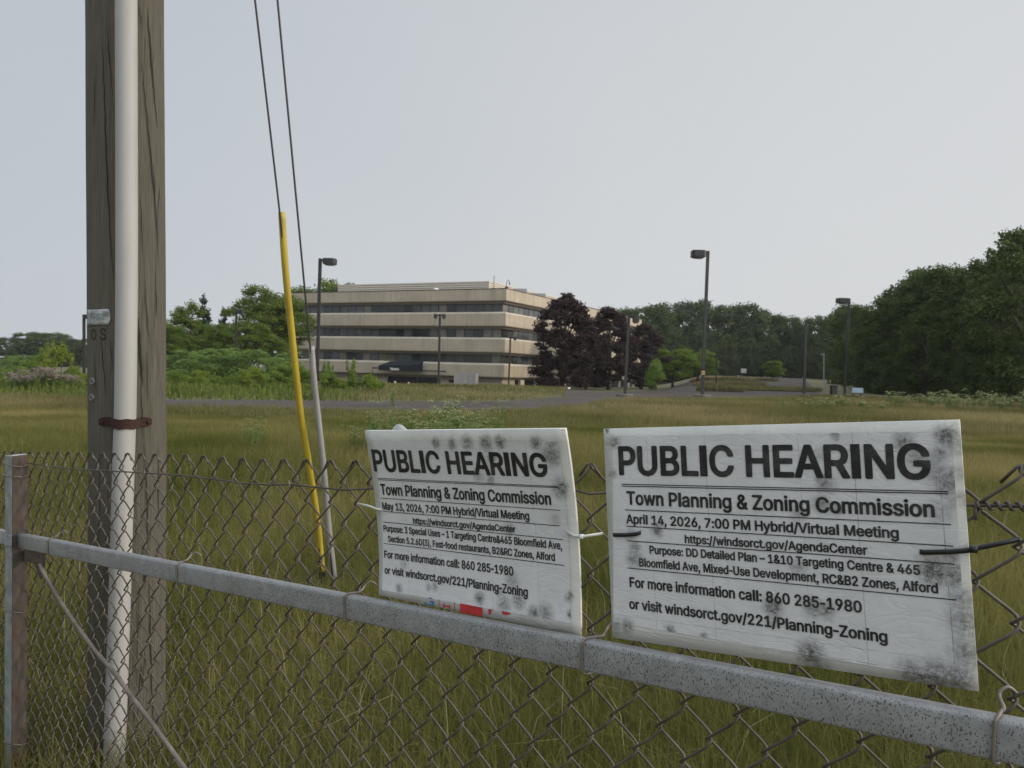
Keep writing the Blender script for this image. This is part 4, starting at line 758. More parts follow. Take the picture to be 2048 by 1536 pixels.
def ink_mat(name, col):
    mt, n, b = newmat(name)
    f = noise(n, coords(n), 40, 5, 0.7)
    c = mixc(n, mr(n, f, 0.45, 0.75), col, tuple(x * 1.9 + 0.035 for x in col))
    n.links.new(c, b.inputs['Base Color']); b.inputs['Roughness'].default_value = 0.45
    return mt
M_ink = ink_mat('black_print', (0.012, 0.012, 0.013))
def print_line(sg, parent, body, bl, br_, cap, bold=0.022, off=0.0016):
    """text with its baseline from pixel bl to pixel br_ and capital tops at pixel cap above its first letter"""
    vs, fs = glyphs(body, bold)
    x0 = min(p[0] for p in vs); x1 = max(p[0] for p in vs); c0, c1 = cap_h()
    ua, va = sg.uv(*bl); ub, vb = sg.uv(*br_); uc, vc = sg.uv(*cap)
    H = math.hypot(0, vc - va)
    mb = MB()
    P = [sg.P(ua + (ub - ua) * (x - x0) / (x1 - x0), va + (vb - va) * (x - x0) / (x1 - x0) + H * (y - c0) / (c1 - c0), off) for x, y in vs]
    mb.add(P, fs)
    return mb.build('lettering', M_ink, parent, smooth=False)
def rule(sg, mb, a, b_, w_px, off=0.0016):
    ua, va = sg.uv(*a); ub, vb = sg.uv(*b_)
    dv = abs(sg.uv(a[0], a[1] + w_px)[1] - va) / 2
    k = 24; vs = []
    for i in range(k + 1):
        t = i / k; u = ua + (ub - ua) * t; v = va + (vb - va) * t
        vs += [sg.P(u, v - dv, off), sg.P(u, v + dv, off)]
    mb.add(vs, [(2 * i, 2 * i + 2, 2 * i + 3, 2 * i + 1) for i in range(k)])
def z4(x, y): return (700 + x / 3.2, 820 + y / 3.2)
def z5(x, y): return (1180 + x / 2.3594, 820 + y / 2.36)
M_zipb = simple('black_nylon_zip_tie', (0.012, 0.012, 0.013), 0.35)
M_zipw = simple('white_nylon_zip_tie', (0.62, 0.62, 0.58), 0.4)
M_tape = simple('torn_clear_tape', (0.34, 0.36, 0.34), 0.35)

# smaller sign
s1 = Sign([(1.0, (729, 862), (1130, 858), 0.045), (0.58, (751, 1008), (1151, 1022), 0.0185), (-0.02, (757, 1190), (1161, 1273), 0.0165)])
s2 = Sign([(1.0, (1207, 858), (1919, 840), 0.018), (0.0, (1225, 1275), (1957, 1383), 0.018)])

def build_sign1():
    root = empty('public_notice_sign', s1.P(0.5, 0.0), 'smaller white public hearing sign for May 13, with red print showing below its paper', 'sign', 'public hearing signs on the fence')
    st = [(*z4(x, y), r, s) for x, y, r, s in ((550, 215, .05, .75), (655, 220, .05, .85), (750, 205, .07, .7), (870, 210, .07, .85), (960, 205, .06, .85), (1190, 210, .06, .75), (1290, 290, .11, .75), (1350, 500, .09, .85),
          (905, 300, .05, .7), (820, 425, .06, .45), (1315, 700, .05, .4), (1040, 1090, .08, .45), (830, 1205, .06, .85), (985, 1245, .075, .6), (1080, 1220, .07, .65), (1180, 1305, .06, .8), (1250, 1300, .09, .7), (315, 1140, .05, .8),
          (505, 1130, .04, .6), (545, 1132, .04, .6), (600, 1080, .05, .35), (345, 985, .05, .35), (1405, 1195, .04, .7), (1410, 1310, .035, .8), (1290, 210, .06, .7), (960, 1170, .05, .45), (1020, 760, .06, .45), (905, 450, .04, .6))]
    mb_ = board_mat('corrugated_board_weathered', s1.uv, st[:6] + st[7:8] + st[22:23], False, [(0, .5, 0, 1, .25), (0, .28, 0, 1, .2), (0, .77, 0, 1, .25)])
    board = s1.sheet('board', mb_, root, [(0, 1), (1, 1), (1, -0.02), (0, -0.02)], 0.0, 0.005)
    mp_ = board_mat('taped_paper_weathered', s1.uv, st, True, [(0, .18, 0, 1, .3), (0, .36, 0, 1, .25), (0, .62, 0, 1, .3), (0, .83, 0, 1, .35), (1, .47, 0, 1, .2), (1, .30, 0, 1, .2)])
    cs = [s1.uv(*z4(*p)) for p in ((148, 196), (1335, 203), (1414, 1362), (207, 1152))]
    paper = s1.sheet('paper', mp_, root, cs, 0.0008)
    L = [('PUBLIC HEARING', (160, 392), (1274, 428), (158, 250), 0.020), ('Town Planning & Zoning Commission', (203, 541), (1293, 607), (190, 470), 0.020),
         ('May 13, 2026, 7:00 PM Hybrid/Virtual Meeting', (212, 636), (1153, 704), (208, 588), 0.016), ('https://windsorct.gov/AgendaCenter', (408, 726), (1064, 784), (405, 686), 0.014),
         ('Purpose: 3 Special Uses – 1 Targeting Centre&465 Bloomfield Ave,', (219, 775), (1362, 893), (217, 733), 0.014), ('Section 5.2.6D(3), Fast-food restaurants, B2&RC Zones, Alford', (248, 842), (1316, 966), (246, 802), 0.014),
         ('For more information call: 860 285-1980', (223, 944), (1050, 1061), (221, 896), 0.016), ('or visit windsorct.gov/221/Planning-Zoning', (225, 1045), (1142, 1196), (223, 997), 0.016)]
    for body, a, b_, c, bo in L: print_line(s1, paper, body, z4(*a), z4(*b_), z4(*c), bo)
    mb = MB()
    for a, b_ in (((182, 435), (1335, 487)), ((182, 444), (1335, 495)), ((200, 562), (1350, 640)), ((215, 647), (1345, 740)), ((215, 715), (1368, 828)), ((218, 852), (1375, 993))):
        rule(s1, mb, z4(*a), z4(*b_), 1.2)
    mb.build('rule_lines', M_ink, paper, smooth=False)
    # older coloured print on the board, below the paper
    red = simple('faded_red_print', (0.42, 0.025, 0.03), 0.5, 0, 60, 0.2); blue = simple('faded_blue_print', (0.03, 0.14, 0.30), 0.5, 0, 60, 0.2)
    def zb(x, y): return (760 + x / 7.314, 1160 + y / 7.31)
    def patch(mb, pts, off=0.0013): mb.add([s1.P(*s1.uv(*zb(*p)), off) for p in pts], [tuple(range(len(pts)))])
    r = MB()
    patch(r, [(1178, 338), (1505, 402), (1505, 530), (1178, 470)]); patch(r, [(1592, 420), (1665, 432), (1632, 448), (1632, 500), (1594, 497)])
    patch(r, [(1790, 452)] + [(1855 + 68 * math.cos(q), 470 + 40 * math.sin(q)) for q in [math.pi * (1 - k / 8) for k in range(1, 8)]] + [(1922, 480)])
    for p in ([(866, 284), (874, 285), (874, 395), (866, 394)], [(1090, 322), (1098, 323), (1098, 440), (1090, 438)], [(930, 345), (945, 347), (945, 410), (930, 408)], [(1015, 360), (1028, 362), (1028, 425), (1015, 423)], [(945, 368), (1015, 380), (1015, 396), (945, 384)]): patch(r, p)
    r.build('print_block', red, board, smooth=False)
    r = MB()
    patch(r, [(720, 250), (775, 262), (765, 276), (730, 268)]); patch(r, [(738, 300), (792, 308), (790, 378), (768, 376), (768, 330), (738, 326)]); patch(r, [(657, 318), (680, 322), (680, 348), (768, 358), (768, 376), (657, 360)])
    r.build('print_block', blue, board, smooth=False)
    # zip ties
    t = MB(); t.tube([s1.P(*s1.uv(765, 1019), 0.002), s1.P(*s1.uv(754, 1016), 0.003), onf(738, 1012, 0.017), onf(716, 1007, 0.008)], 0.0021, 6); t.build('zip_tie', M_zipw, root)
    t = MB(); t.tube([s1.P(*s1.uv(1135, 1062), 0.002), s1.P(*s1.uv(1152, 1070), 0.004), onf(1165, 1073, 0.02), onf(1206, 1067, 0.008)], 0.0021, 6)
    c = onf(1162, 1073, 0.021); t.box(c, TV * 0.0035, WV * 0.003, MV * 0.003); t.build('zip_tie', M_zipw, root)
    # curl of torn tape on the top edge
    t = MB(); vs = []; k = 10
    for i in range(k + 1):
        u = i / k
        x = 783 + 36 * u; top = 861 - 13 * math.sin(math.pi * min(1, u * 1.12) ** 0.8) * (1 if u < 0.9 else 0.8)
        vs += [onf(x, 863, 0.043), onf(x + 2, (top + 862) / 2, 0.040), onf(x + (1 if u < 1 else -1), top, 0.028)]
    t.add(vs, [(3 * i + j, 3 * i + 3 + j, 3 * i + 4 + j, 3 * i + 1 + j) for i in range(k) for j in range(2)])
    t.build('torn_tape', M_tape, root)
build_sign1()

def build_sign2():
    root = empty('public_notice_sign', s2.P(0.5, 0.0), 'larger white public hearing sign for April 14, mould stained and held by black zip ties', 'sign', 'public hearing signs on the fence')
    st = [(*z5(x, y), r, s) for x, y, r, s in ((1685, 118, .07, .9), (1480, 150, .06, .7), (1650, 205, .045, .7), (1620, 245, .08, .5), (1540, 230, .07, .55), (1690, 340, .10, .75), (1640, 300, .08, .6), (1160, 122, .03, .8), (1105, 345, .05, .75),
          (1120, 355, .06, .6), (1090, 450, .06, .65), (1170, 470, .04, .6), (980, 490, .05, .45), (1620, 760, .10, .9), (1720, 780, .10, .7), (1700, 700, .05, .5), (1710, 440, .06, .45), (1650, 480, .09, .4), (865, 930, .07, .9),
          (1060, 940, .08, .6), (1110, 945, .06, .75), (1040, 1150, .10, .95), (1060, 1190, .11, .6), (1520, 1235, .10, .75), (1560, 1270, .10, .8), (1640, 1260, .14, .8), (1730, 1270, .13, .75), (1790, 1150, .12, .65), (1780, 1000, .13, .6),
          (1760, 900, .10, .55), (210, 700, .07, .65), (210, 650, .05, .6), (320, 570, .045, .85), (190, 590, .05, .5), (115, 150, .05, .7), (110, 300, .035, .5), (175, 1020, .06, .7), (130, 1010, .06, .4), (380, 1040, .04, .8), (980, 740, .06, .5),
          (225, 200, .04, .5), (860, 1000, .05, .4), (540, 1065, .03, .7), (80, 100, .02, .95), (1770, 420, .05, .5), (1090, 205, .04, .4), (1740, 160, .08, .45), (1755, 300, .06, .45))]
    border = [q for q in st if True]
    mb_ = board_mat('stained_board_weathered', s2.uv, border[:1] + border[21:30] + border[34:38] + border[43:45] + border[46:], False, [(1, .925, 0, 1, .5), (1, .05, 0, 1, .35)])
    board = s2.sheet('board', mb_, root, [(0, 1), (1, 1), (1, 0), (0, 0)], 0.0, 0.005)
    mp_ = board_mat('stained_taped_paper', s2.uv, st, True, [(0, .16, 0, 1, .3), (0, .35, 0, 1, .3), (0, .62, 0, 1, .3), (0, .76, 0, 1, .45), (1, .9, 0, 1, .35), (1, .40, 0, 1, .2), (1, .115, 0, 1, .35), (1, .06, 0, 1, .5), (0, .955, 0, 1, .7)])
    cs = [s2.uv(*z5(*p)) for p in ((108, 122), (1706, 100), (1786, 1284), (112, 1000))]
    paper = s2.sheet('paper', mp_, root, cs, 0.0008)
    L = [('PUBLIC HEARING', (140, 307), (1613, 329), (138, 170), 0.022), ('Town Planning & Zoning Commission', (176, 446), (1630, 506), (160, 381), 0.020),
         ('April 14, 2026, 7:00 PM Hybrid/Virtual Meeting', (174, 534), (1460, 606), (168, 490), 0.016), ('https://windsorct.gov/AgendaCenter', (450, 627), (1312, 683), (446, 587), 0.014),
         ('Purpose: DD Detailed Plan – 1&10 Targeting Centre & 465', (284, 677), (1560, 778), (281, 638), 0.016), ('Bloomfield Ave, Mixed-Use Development, RC&B2 Zones, Alford', (235, 737), (1645, 865), (232, 697), 0.016),
         ('For more information call: 860 285-1980', (190, 834), (1286, 957), (188, 786), 0.017), ('or visit windsorct.gov/221/Planning-Zoning', (188, 936), (1407, 1098), (186, 888), 0.017)]
    for body, a, b_, c, bo in L: print_line(s2, paper, body, z5(*a), z5(*b_), z5(*c), bo)
    mb = MB()
    for a, b_ in (((152, 349), (1690, 384)), ((152, 358), (1690, 394)), ((168, 470), (1705, 539)), ((175, 547), (1715, 641)), ((178, 616), (1722, 726)), ((180, 744), (1732, 895))):
        rule(s2, mb, z5(*a), z5(*b_), 1.7)
    mb.build('rule_lines', M_ink, paper, smooth=False)
    def strap(pts, name='zip_tie', w=0.0028, th=0.0007):
        t = MB(); rs = []
        for i, p in enumerate(pts):
            a = WV * w; b_ = MV * th
            rs.append([p - a - b_, p + a - b_, p + a + b_, p - a + b_])
        t.rings(rs); return t
    t = strap([s2.P(*s2.uv(*z5(242, 577)), 0.0008), s2.P(*s2.uv(*z5(225, 583)), 0.003), s2.P(*s2.uv(*z5(170, 588)), 0.003), s2.P(*s2.uv(*z5(118, 588)), 0.0025), onf(1222, 1066, 0.012), onf(1216, 1064, 0.0)])
    t.build('zip_tie', M_zipb, root)
    t = strap([s2.P(*s2.uv(*z5(1556, 668)), 0.0008), s2.P(*s2.uv(*z5(1575, 669)), 0.003), s2.P(*s2.uv(*z5(1700, 666)), 0.0035), s2.P(*s2.uv(*z5(1800, 658)), 0.0035), onf(1956, 1096, 0.022), onf(2000, 1087, 0.014), onf(2040, 1078, 0.009)])
    t.box(onf(1947, 1098, 0.0235), TV * 0.004, WV * 0.0036, MV * 0.003)
    t.build('zip_tie', M_zipb, root)
build_sign2()

# ------------------------------------------------------------------ utility pole, conduit
def wood_mat():
    mt, n, b = newmat('weathered_pole_wood')
    fine = noise(n, coords(n, (1, 1, 0.022)), 260, 6, 0.7)
    mid = noise(n, coords(n, (1, 1, 0.10)), 22, 5, 0.6, 0.6)
    big = noise(n, coords(n, (1, 1, 0.4)), 4, 4)
    crk = noise(n, coords(n, (1, 1, 0.016)), 17, 2, 0.4)
    crack = mr(n, mth(n, 'ABSOLUTE', mth(n, 'SUBTRACT', crk, 0.5)), 0.002, 0.007, 1, 0)
    crack = mth(n, 'MULTIPLY', crack, mr(n, noise(n, coords(n, (1, 1, 0.25)), 7, 2), 0.55, 0.62))
    c = mixc(n, mr(n, fine, 0.3, 0.72), (0.046, 0.044, 0.033), (0.150, 0.138, 0.104))
    c = mixc(n, mth(n, 'MULTIPLY', mr(n, mid, 0.4, 0.75), 0.55), c, (0.055, 0.050, 0.037))
    c = mixc(n, mth(n, 'MULTIPLY', mr(n, big, 0.45, 0.7), 0.4), c, (0.105, 0.088, 0.060))
    c = mixc(n, mth(n, 'MULTIPLY', crack, 0.92), c, (0.016, 0.014, 0.012))
    n.links.new(c, b.inputs['Base Color']); b.inputs['Roughness'].default_value = 0.9
    hh = mth(n, 'SUBTRACT', mth(n, 'ADD', fine, mth(n, 'MULTIPLY', mid, 0.7)), mth(n, 'MULTIPLY', crack, 1.5))
    bump(n, b, hh, 0.9, 0.008)
    return mt
YP, RP_ = 2.72, 0.1285
pc_hi = at(250, 0, YP); pc_mid = at(255.5, 880, YP); pc_lo = at(253, 1536, YP)
pole_top = pc_mid + (pc_hi - pc_mid) * 4.6
pole_bot = pc_mid + (pc_lo - pc_mid) * ((pc_mid.z + 0.5) / (pc_mid.z - pc_lo.z))
pole = empty('utility_pole', (pole_bot.x, pole_bot.y, 0), 'thick weathered wooden utility pole behind the fence with a silver number plate', 'utility pole')
mb = MB(); rs = []
rp = random.Random(8)
NS = 40; prev = [rp.uniform(-.0015, .0015) for _ in range(NS)]
for k in range(46):
    u = k / 45
    c = pole_bot + (pc_mid - pole_bot) * (u / 0.2) if u < 0.2 else pc_mid + (pole_top - pc_mid) * ((u - 0.2) / 0.8)
    rr = RP_ * (1.0 - 0.10 * max(0, u - 0.3))
    prev = [p * 0.8 + rp.uniform(-.0006, .0006) for p in prev]
    rs.append([c + Vector((math.cos(q), math.sin(q), 0)) * (rr + prev[i] + 0.0015 * math.sin(3 * q + 1)) for i, q in enumerate([2 * math.pi * i / NS for i in range(NS)])])
mb.rings(rs); mb.build('shaft', wood_mat(), pole)
def on_pole(px, py, lift=0.0):
    # point of the pole's surface seen at a pixel
    d = ray(px, py); p1 = at(px, py, YP)
    k = (p1.z - pc_mid.z) / (pc_hi.z - pc_mid.z)
    c = pc_mid + (pc_hi - pc_mid) * k if k > 0 else pc_mid + (pc_lo - pc_mid) * ((pc_mid.z - p1.z) / (pc_mid.z - pc_lo.z))
    o = Vector((CAMP.x - c.x, CAMP.y - c.y)); dd = Vector((d.x, d.y)); r = RP_ + 0.0005 + lift
    a = dd.dot(dd); bq = 2 * o.dot(dd); cq = o.dot(o) - r * r
    disc = bq * bq - 4 * a * cq
    if disc < 0: t = -bq / (2 * a)
    else: t = (-bq - math.sqrt(disc)) / (2 * a)
    P = CAMP + d * t
    nrm = Vector((P.x - c.x, P.y - c.y, 0)).normalized()
    return P, nrm, c
def plate_mat():
    mt, n, b = newmat('scuffed_aluminium_plate')
    f = noise(n, coords(n), 30, 4)
    n.links.new(mixc(n, mr(n, f, 0.35, 0.65), (0.20, 0.21, 0.21), (0.50, 0.51, 0.51)), b.inputs['Base Color'])
    b.inputs['Metallic'].default_value = 0.6; b.inputs['Roughness'].default_value = 0.38
    bump(n, b, noise(n, coords(n), 45, 2), 0.5, 0.004)
    return mt
M_plate = plate_mat()
# number plate curved round the pole
def crack(pts, w_px):
    # a weathering check: a thin dark split that follows the pole's surface
    mbk = MB(); den = []
    for (x0, y0), (x1, y1) in zip(pts[:-1], pts[1:]):
        for k in range(6): den.append((x0 + (x1 - x0) * k / 6 + 0.7 * math.sin(y0 * .3 + k * 1.7), y0 + (y1 - y0) * k / 6))
    den.append(pts[-1]); n_ = len(den)
    L_ = [on_pole(x - w_px * 0.5 * math.sin(math.pi * (0.08 + 0.84 * i / (n_ - 1))), y, 0.0024)[0] for i, (x, y) in enumerate(den)]
    R_ = [on_pole(x + w_px * 0.5 * math.sin(math.pi * (0.08 + 0.84 * i / (n_ - 1))), y, 0.0024)[0] for i, (x, y) in enumerate(den)]
    mbk.add([p for q in zip(L_, R_) for p in q], [(2 * i, 2 * i + 1, 2 * i + 3, 2 * i + 2) for i in range(n_ - 1)])
    mbk.build('crack', M_crack, pole, smooth=False)
M_crack = simple('deep_wood_split', (0.014, 0.012, 0.010), 0.95)
def za(x, y): return (150 + x / 2.745, y / 2.745)
def zc(x, y): return (150 + x / 4.8, 560 + y / 4.8)
def zd(x, y): return (x / 2.342, 880 + y / 2.342)
for pts, w_px in (([za(148, 200), za(160, 480), za(168, 760), za(182, 1080), za(198, 1380), za(212, 1530)], 2.4), ([za(176, 150), za(190, 330), za(206, 530)], 1.8), ([za(398, 50), za(412, 230), za(430, 460), za(452, 700)], 2.6),
        ([za(366, 330), za(388, 560), za(412, 800), za(440, 1120), za(462, 1440)], 2.0), ([za(352, 20), za(374, 170)], 1.6), ([za(360, 1080), za(372, 1400)], 1.4), ([za(432, 900), za(446, 1240)], 1.3), ([za(110, 420), za(104, 700)], 1.1),
        ([zc(612, 360), zc(622, 640), zc(640, 860), zc(652, 1020)], 4.2), ([zc(632, 1000), zc(650, 1300), zc(656, 1530)], 2.2), ([zc(250, 560), zc(268, 780), zc(296, 1100)], 1.8), ([zc(672, 0), zc(690, 330), zc(716, 620)], 1.7), ([zc(782, 90), zc(784, 350)], 1.5), ([zc(690, 700), zc(704, 1180)], 1.2), ([zc(330, 560), zc(366, 900)], 1.3), ([zc(180, 700), zc(210, 1150)], 1.0),
        ([zd(676, 10), zd(690, 300), zd(694, 520)], 2.2), ([zd(700, 660), zd(706, 980), zd(720, 1380)], 2.4), ([zd(742, 40), zd(744, 420)], 1.5), ([zd(650, 680), zd(640, 1200)], 1.6), ([zd(470, 60), zd(462, 480)], 1.3)):
    crack(pts, w_px)
def pole_patch(name, outline_rows, mat, parent, lift, thick=0.0012):
    mbp = MB(); rows = []
    for row in outline_rows: rows.append([on_pole(x, y, lift)[0] for x, y in row])
    nn = len(rows[0]); vs = [p for r in rows for p in r]
    fs = [(j * nn + i, j * nn + i + 1, (j + 1) * nn + i + 1, (j + 1) * nn + i) for j in range(len(rows) - 1) for i in range(nn - 1)]
    mbp.add(vs, fs); o = mbp.build(name, mat, parent)
    sd = o.modifiers.new('solid', 'SOLIDIFY'); sd.thickness = thick; sd.offset = 0
    return o
rows = []
for j in range(7):
    v = j / 6
    xr = 217 + 4 * math.sin(math.pi * v)
    rows.append([(174.5 + (xr - 174.5) * i / 16, (619 + 31.5 * v) - 1.6 * (i / 16) * (1 if v < .5 else 1) + 0.4) for i in range(17)])
plate = pole_patch('number_plate', rows, M_plate, pole, 0.003)
M_emb = simple('plate_digits', (0.20, 0.21, 0.21), 0.5, 0.4)
def pole_text(name, body, x0, x1, y0, y1, mat, parent, lift, bold):
    vs, fs = glyphs(body, bold)
    a = min(p[0] for p in vs); b_ = max(p[0] for p in vs); c0 = min(p[1] for p in vs); c1 = max(p[1] for p in vs)
    mbt = MB(); mbt.add([on_pole(x0 + (x1 - x0) * (x - a) / (b_ - a), y0 + (y1 - y0) * (y - c0) / (c1 - c0), lift)[0] for x, y in vs], fs)
    return mbt.build(name, mat, parent, smooth=False)
pole_text('lettering', 'ARS2', 178.5, 208.5, 639.5, 626.5, M_emb, plate, 0.0042, -0.004)
M_carve = simple('burnt_in_mark', (0.030, 0.026, 0.021), 0.95)
pole_text('branded_mark', 'O', 181.5, 192.5, 681, 657.5, M_carve, pole, 0.0012, -0.012)
pole_text('branded_mark', 'S', 199.5, 212.5, 681, 656, M_carve, pole, 0.0012, -0.012)
M_disc = simple('grey_nail_disc', (0.17, 0.175, 0.17), 0.5, 0.4, 80, 0.3)
for px, py in ((185.5, 763), (184.5, 795)):
    P, nn, c = on_pole(px, py); d = MB()
    e1 = Vector((0, 0, 1)); e2 = nn.cross(e1)
    for r0, r1, l0_, l1_ in ((0.0125, 0.0055, 0.004, 0.0055),):
        rr = [[P + nn * h_ + (e1 * math.cos(q) + e2 * math.sin(q)) * r_ for q in [2 * math.pi * k / 20 for k in range(20)]] for r_, h_ in ((0.0135, -0.002), (0.0135, 0.0035), (0.011, 0.005), (0.0055, 0.005), (0.0045, 0.0025))]
    d.rings(rr); dd = d.build('nail_disc', M_disc, pole)
    h2 = MB(); h2.rings([[P + nn * h_ + (e1 * math.cos(q) + e2 * math.sin(q)) * 0.0038 for q in [2 * math.pi * k / 12 for k in range(12)]] for h_ in (0.002, 0.0046)])
    h2.build('nail_head', M_carve, dd)
def pvc_mat():
    mt, n, b = newmat('dusty_grey_white_pvc')
    f = noise(n, coords(n, (1, 1, 0.2)), 14, 5); g = noise(n, coords(n), 220, 2)
    c = mixc(n, mr(n, f, 0.35, 0.75), (0.325, 0.32, 0.305), (0.275, 0.27, 0.255))
    c = mixc(n, mth(n, 'MULTIPLY', mr(n, g, 0.55, 0.75), 0.25), c, (0.21, 0.20, 0.18))
    n.links.new(c, b.inputs['Base Color']); b.inputs['Roughness'].default_value = 0.6
    return mt
YC, RC = YP - RP_ - 0.040, 0.0348
cpx = [(252.3, -60), (252.3, 0), (253.3, 300), (253.5, 560), (251.5, 760), (250, 845), (247, 930), (240, 1180), (228, 1536)]
cp = [at(x, y, YC) for x, y in cpx]
cp.insert(0, cp[1] + (cp[1] - cp[2]) * 3.2)
cp.append(cp[-1] + (cp[-1] - cp[-2]).normalized() * ((cp[-1].z + 0.1) / abs((cp[-1] - cp[-2]).normalized().z)))
den = [cp[0]]
for a, b_ in zip(cp[:-1], cp[1:]):
    for k in range(1, 7): den.append(a + (b_ - a) * k / 6)
cond = MB(); cond.tube(den, RC, 36)
conduit = tag(cond.build('conduit', pvc_mat()), 'white plastic conduit pipe strapped upright to the front of the wooden pole', 'pipe')
# strap: flat legs on the pole, humped over the pipe
M_strap = simple('flaking_red_rust', (0.030, 0.011, 0.008), 0.9, 0.1, 130, 0.6, 0.7, 320)
mbs = MB(); rs = []
def strap_pt(px, dy):
    P, nn, c = on_pole(px, 847, 0.0)
    return P, nn
pc = at(250, 847, YC)
path = []
for px in (199, 206, 214, 221): P, nn = strap_pt(px, 0); path.append((P, nn))
for a_ in range(-80, 81, 10):
    q = rad(a_); nn = Vector((math.sin(q), -math.cos(q), 0)); path.append((pc + nn * (RC + 0.001), nn))
for px in (279, 287, 295, 302): P, nn = strap_pt(px, 0); path.append((P, nn))
def wid(i): return 0.017 if 1 < i < len(path) - 2 else (0.0155 if i in (1, len(path) - 2) else 0.010)
for i, (P, nn) in enumerate(path):
    wv_ = Vector((0, 0, wid(i))); z_ = P.z
    P = Vector((P.x, P.y, pc.z + 0.0035 * math.sin(i * 0.9) * 0.4))
    rs.append([P - wv_, P + wv_, P + wv_ + nn * 0.005, P - wv_ + nn * 0.005])
mbs.rings(rs); strap_o = mbs.build('strap', M_strap, conduit, smooth=False, bevel=0.0015)
for i in (1, len(path) - 2):
    P, nn = path[i]; P = Vector((P.x, P.y, pc.z)) + nn * 0.005
    e1 = Vector((0, 0, 1)); e2 = nn.cross(e1); b_ = MB()
    b_.rings([[P + nn * h_ + (e1 * math.cos(q) + e2 * math.sin(q)) * r_ for q in [math.pi / 3 * k for k in range(6)]] for r_, h_ in ((0.008, -0.001), (0.008, 0.004), (0.006, 0.006))])
    b_.build('bolt_head', M_strap, strap_o, smooth=False)

# ------------------------------------------------------------------ guy wires
M_cable = simple('dark_stranded_cable', (0.055, 0.055, 0.055), 0.5, 0.5)
def plastic(name, c, c2):
    mt, n, b = newmat(name)
    f = noise(n, coords(n, (1, 1, 0.3)), 6, 5, 0.7); gsp = noise(n, coords(n, (1, 1, 0.12)), 90, 4, 0.7)
    cc = mixc(n, mr(n, f, 0.4, 0.72), c, c2)
    cc = mixc(n, mth(n, 'MULTIPLY', mr(n, gsp, 0.55, 0.75), 0.5), cc, tuple(x * 0.45 for x in c2))
    n.links.new(cc, b.inputs['Base Color']); b.inputs['Roughness'].default_value = 0.42
    return mt
def guy(label, base, wire_px, guard_px, rad_g, mat, cable_r, cat_group):
    # base pixel on the ground; wire_px the two pixels on the wire; depth runs from the anchor towards the pole
    d = ray(*base); t = CAMP.z / -d.z; G = CAMP + d * t
    # the wire lies in the vertical plane from the anchor to the pole axis
    Pp = Vector((pc_mid.x + 0.0, pc_mid.y, 0)); e = Vector((Pp.x - G.x, Pp.y - G.y, 0)).normalized()
    nn = Vector((e.y, -e.x, 0))
    def onp(px, py):
        dd = ray(px, py); return CAMP + dd * (nn.dot(G - CAMP) / nn.dot(dd))
    root = empty('guy_wire', G, label, 'guy wire', 'guy wires bracing the pole')
    top = onp(*wire_px[0]); bot = onp(*wire_px[1])
    up = top + (top - bot).normalized() * 3.4
    c = MB(); pts = [up, top, bot] + [onp(*p) for p in guard_px[1:-1]] + [Vector((G.x, G.y, G.z - 0.15))]
    # twisted strands
    c.tube(pts, cable_r, 8)
    c.build('cable', M_cable, root)
    g = MB(); gp = [onp(*p) for p in guard_px]
    den = []
    for i in range(len(gp) - 1):
        p0, p1, p2, p3 = gp[max(i - 1, 0)], gp[i], gp[i + 1], gp[min(i + 2, len(gp) - 1)]
        for k in range(6):
            u = k / 6
            den.append(0.5 * ((2 * p1) + (p2 - p0) * u + (2 * p0 - 5 * p1 + 4 * p2 - p3) * u * u + (3 * p1 - p0 - 3 * p2 + p3) * u ** 3))
    den.append(gp[-1])
    n_ = len(den)
    g.tube(den, [rad_g[0] + (rad_g[1] - rad_g[0]) * i / (n_ - 1) for i in range(n_)], 16, caps=False)
    o = g.build('guard', mat, root)
    sd = o.modifiers.new('solid', 'SOLIDIFY'); sd.thickness = 0.004; sd.offset = -1
    return root, gp[-1]
M_yel = plastic('yellow_guard_plastic', (0.44, 0.335, 0.035), (0.32, 0.235, 0.035))
M_gry = plastic('grey_guard_plastic', (0.30, 0.295, 0.29), (0.22, 0.21, 0.20))
r1, e1_ = guy('steel guy wire with a bent yellow plastic guard', (645, 1168), ((510, 0), (560, 430)), [(563.5, 424), (571, 540), (586, 690), (600.5, 820), (613, 900), (627, 990), (637, 1060), (644, 1142)], (0.0195, 0.0215), M_yel, 0.0055, None)
a_ = MB(); p = e1_
a_.box(p + Vector((0.0, 0.01, -0.045)), (0.02, 0, 0), (0, 0.012, 0), (0, 0, 0.06)); a_.build('guard_foot', simple('perforated_black_foot', (0.02, 0.02, 0.02), 0.6, 0, 90, 0.6), r1, smooth=False, bevel=0.004)
r2, e2_ = guy('steel guy wire with a straight grey plastic guard', (671, 1178), ((555, 0), (620, 690)), [(622.5, 692), (628, 760), (634.5, 820), (643.5, 900), (650, 965), (657, 1050), (670, 1172)], (0.0185, 0.0195), M_gry, 0.0058, None)

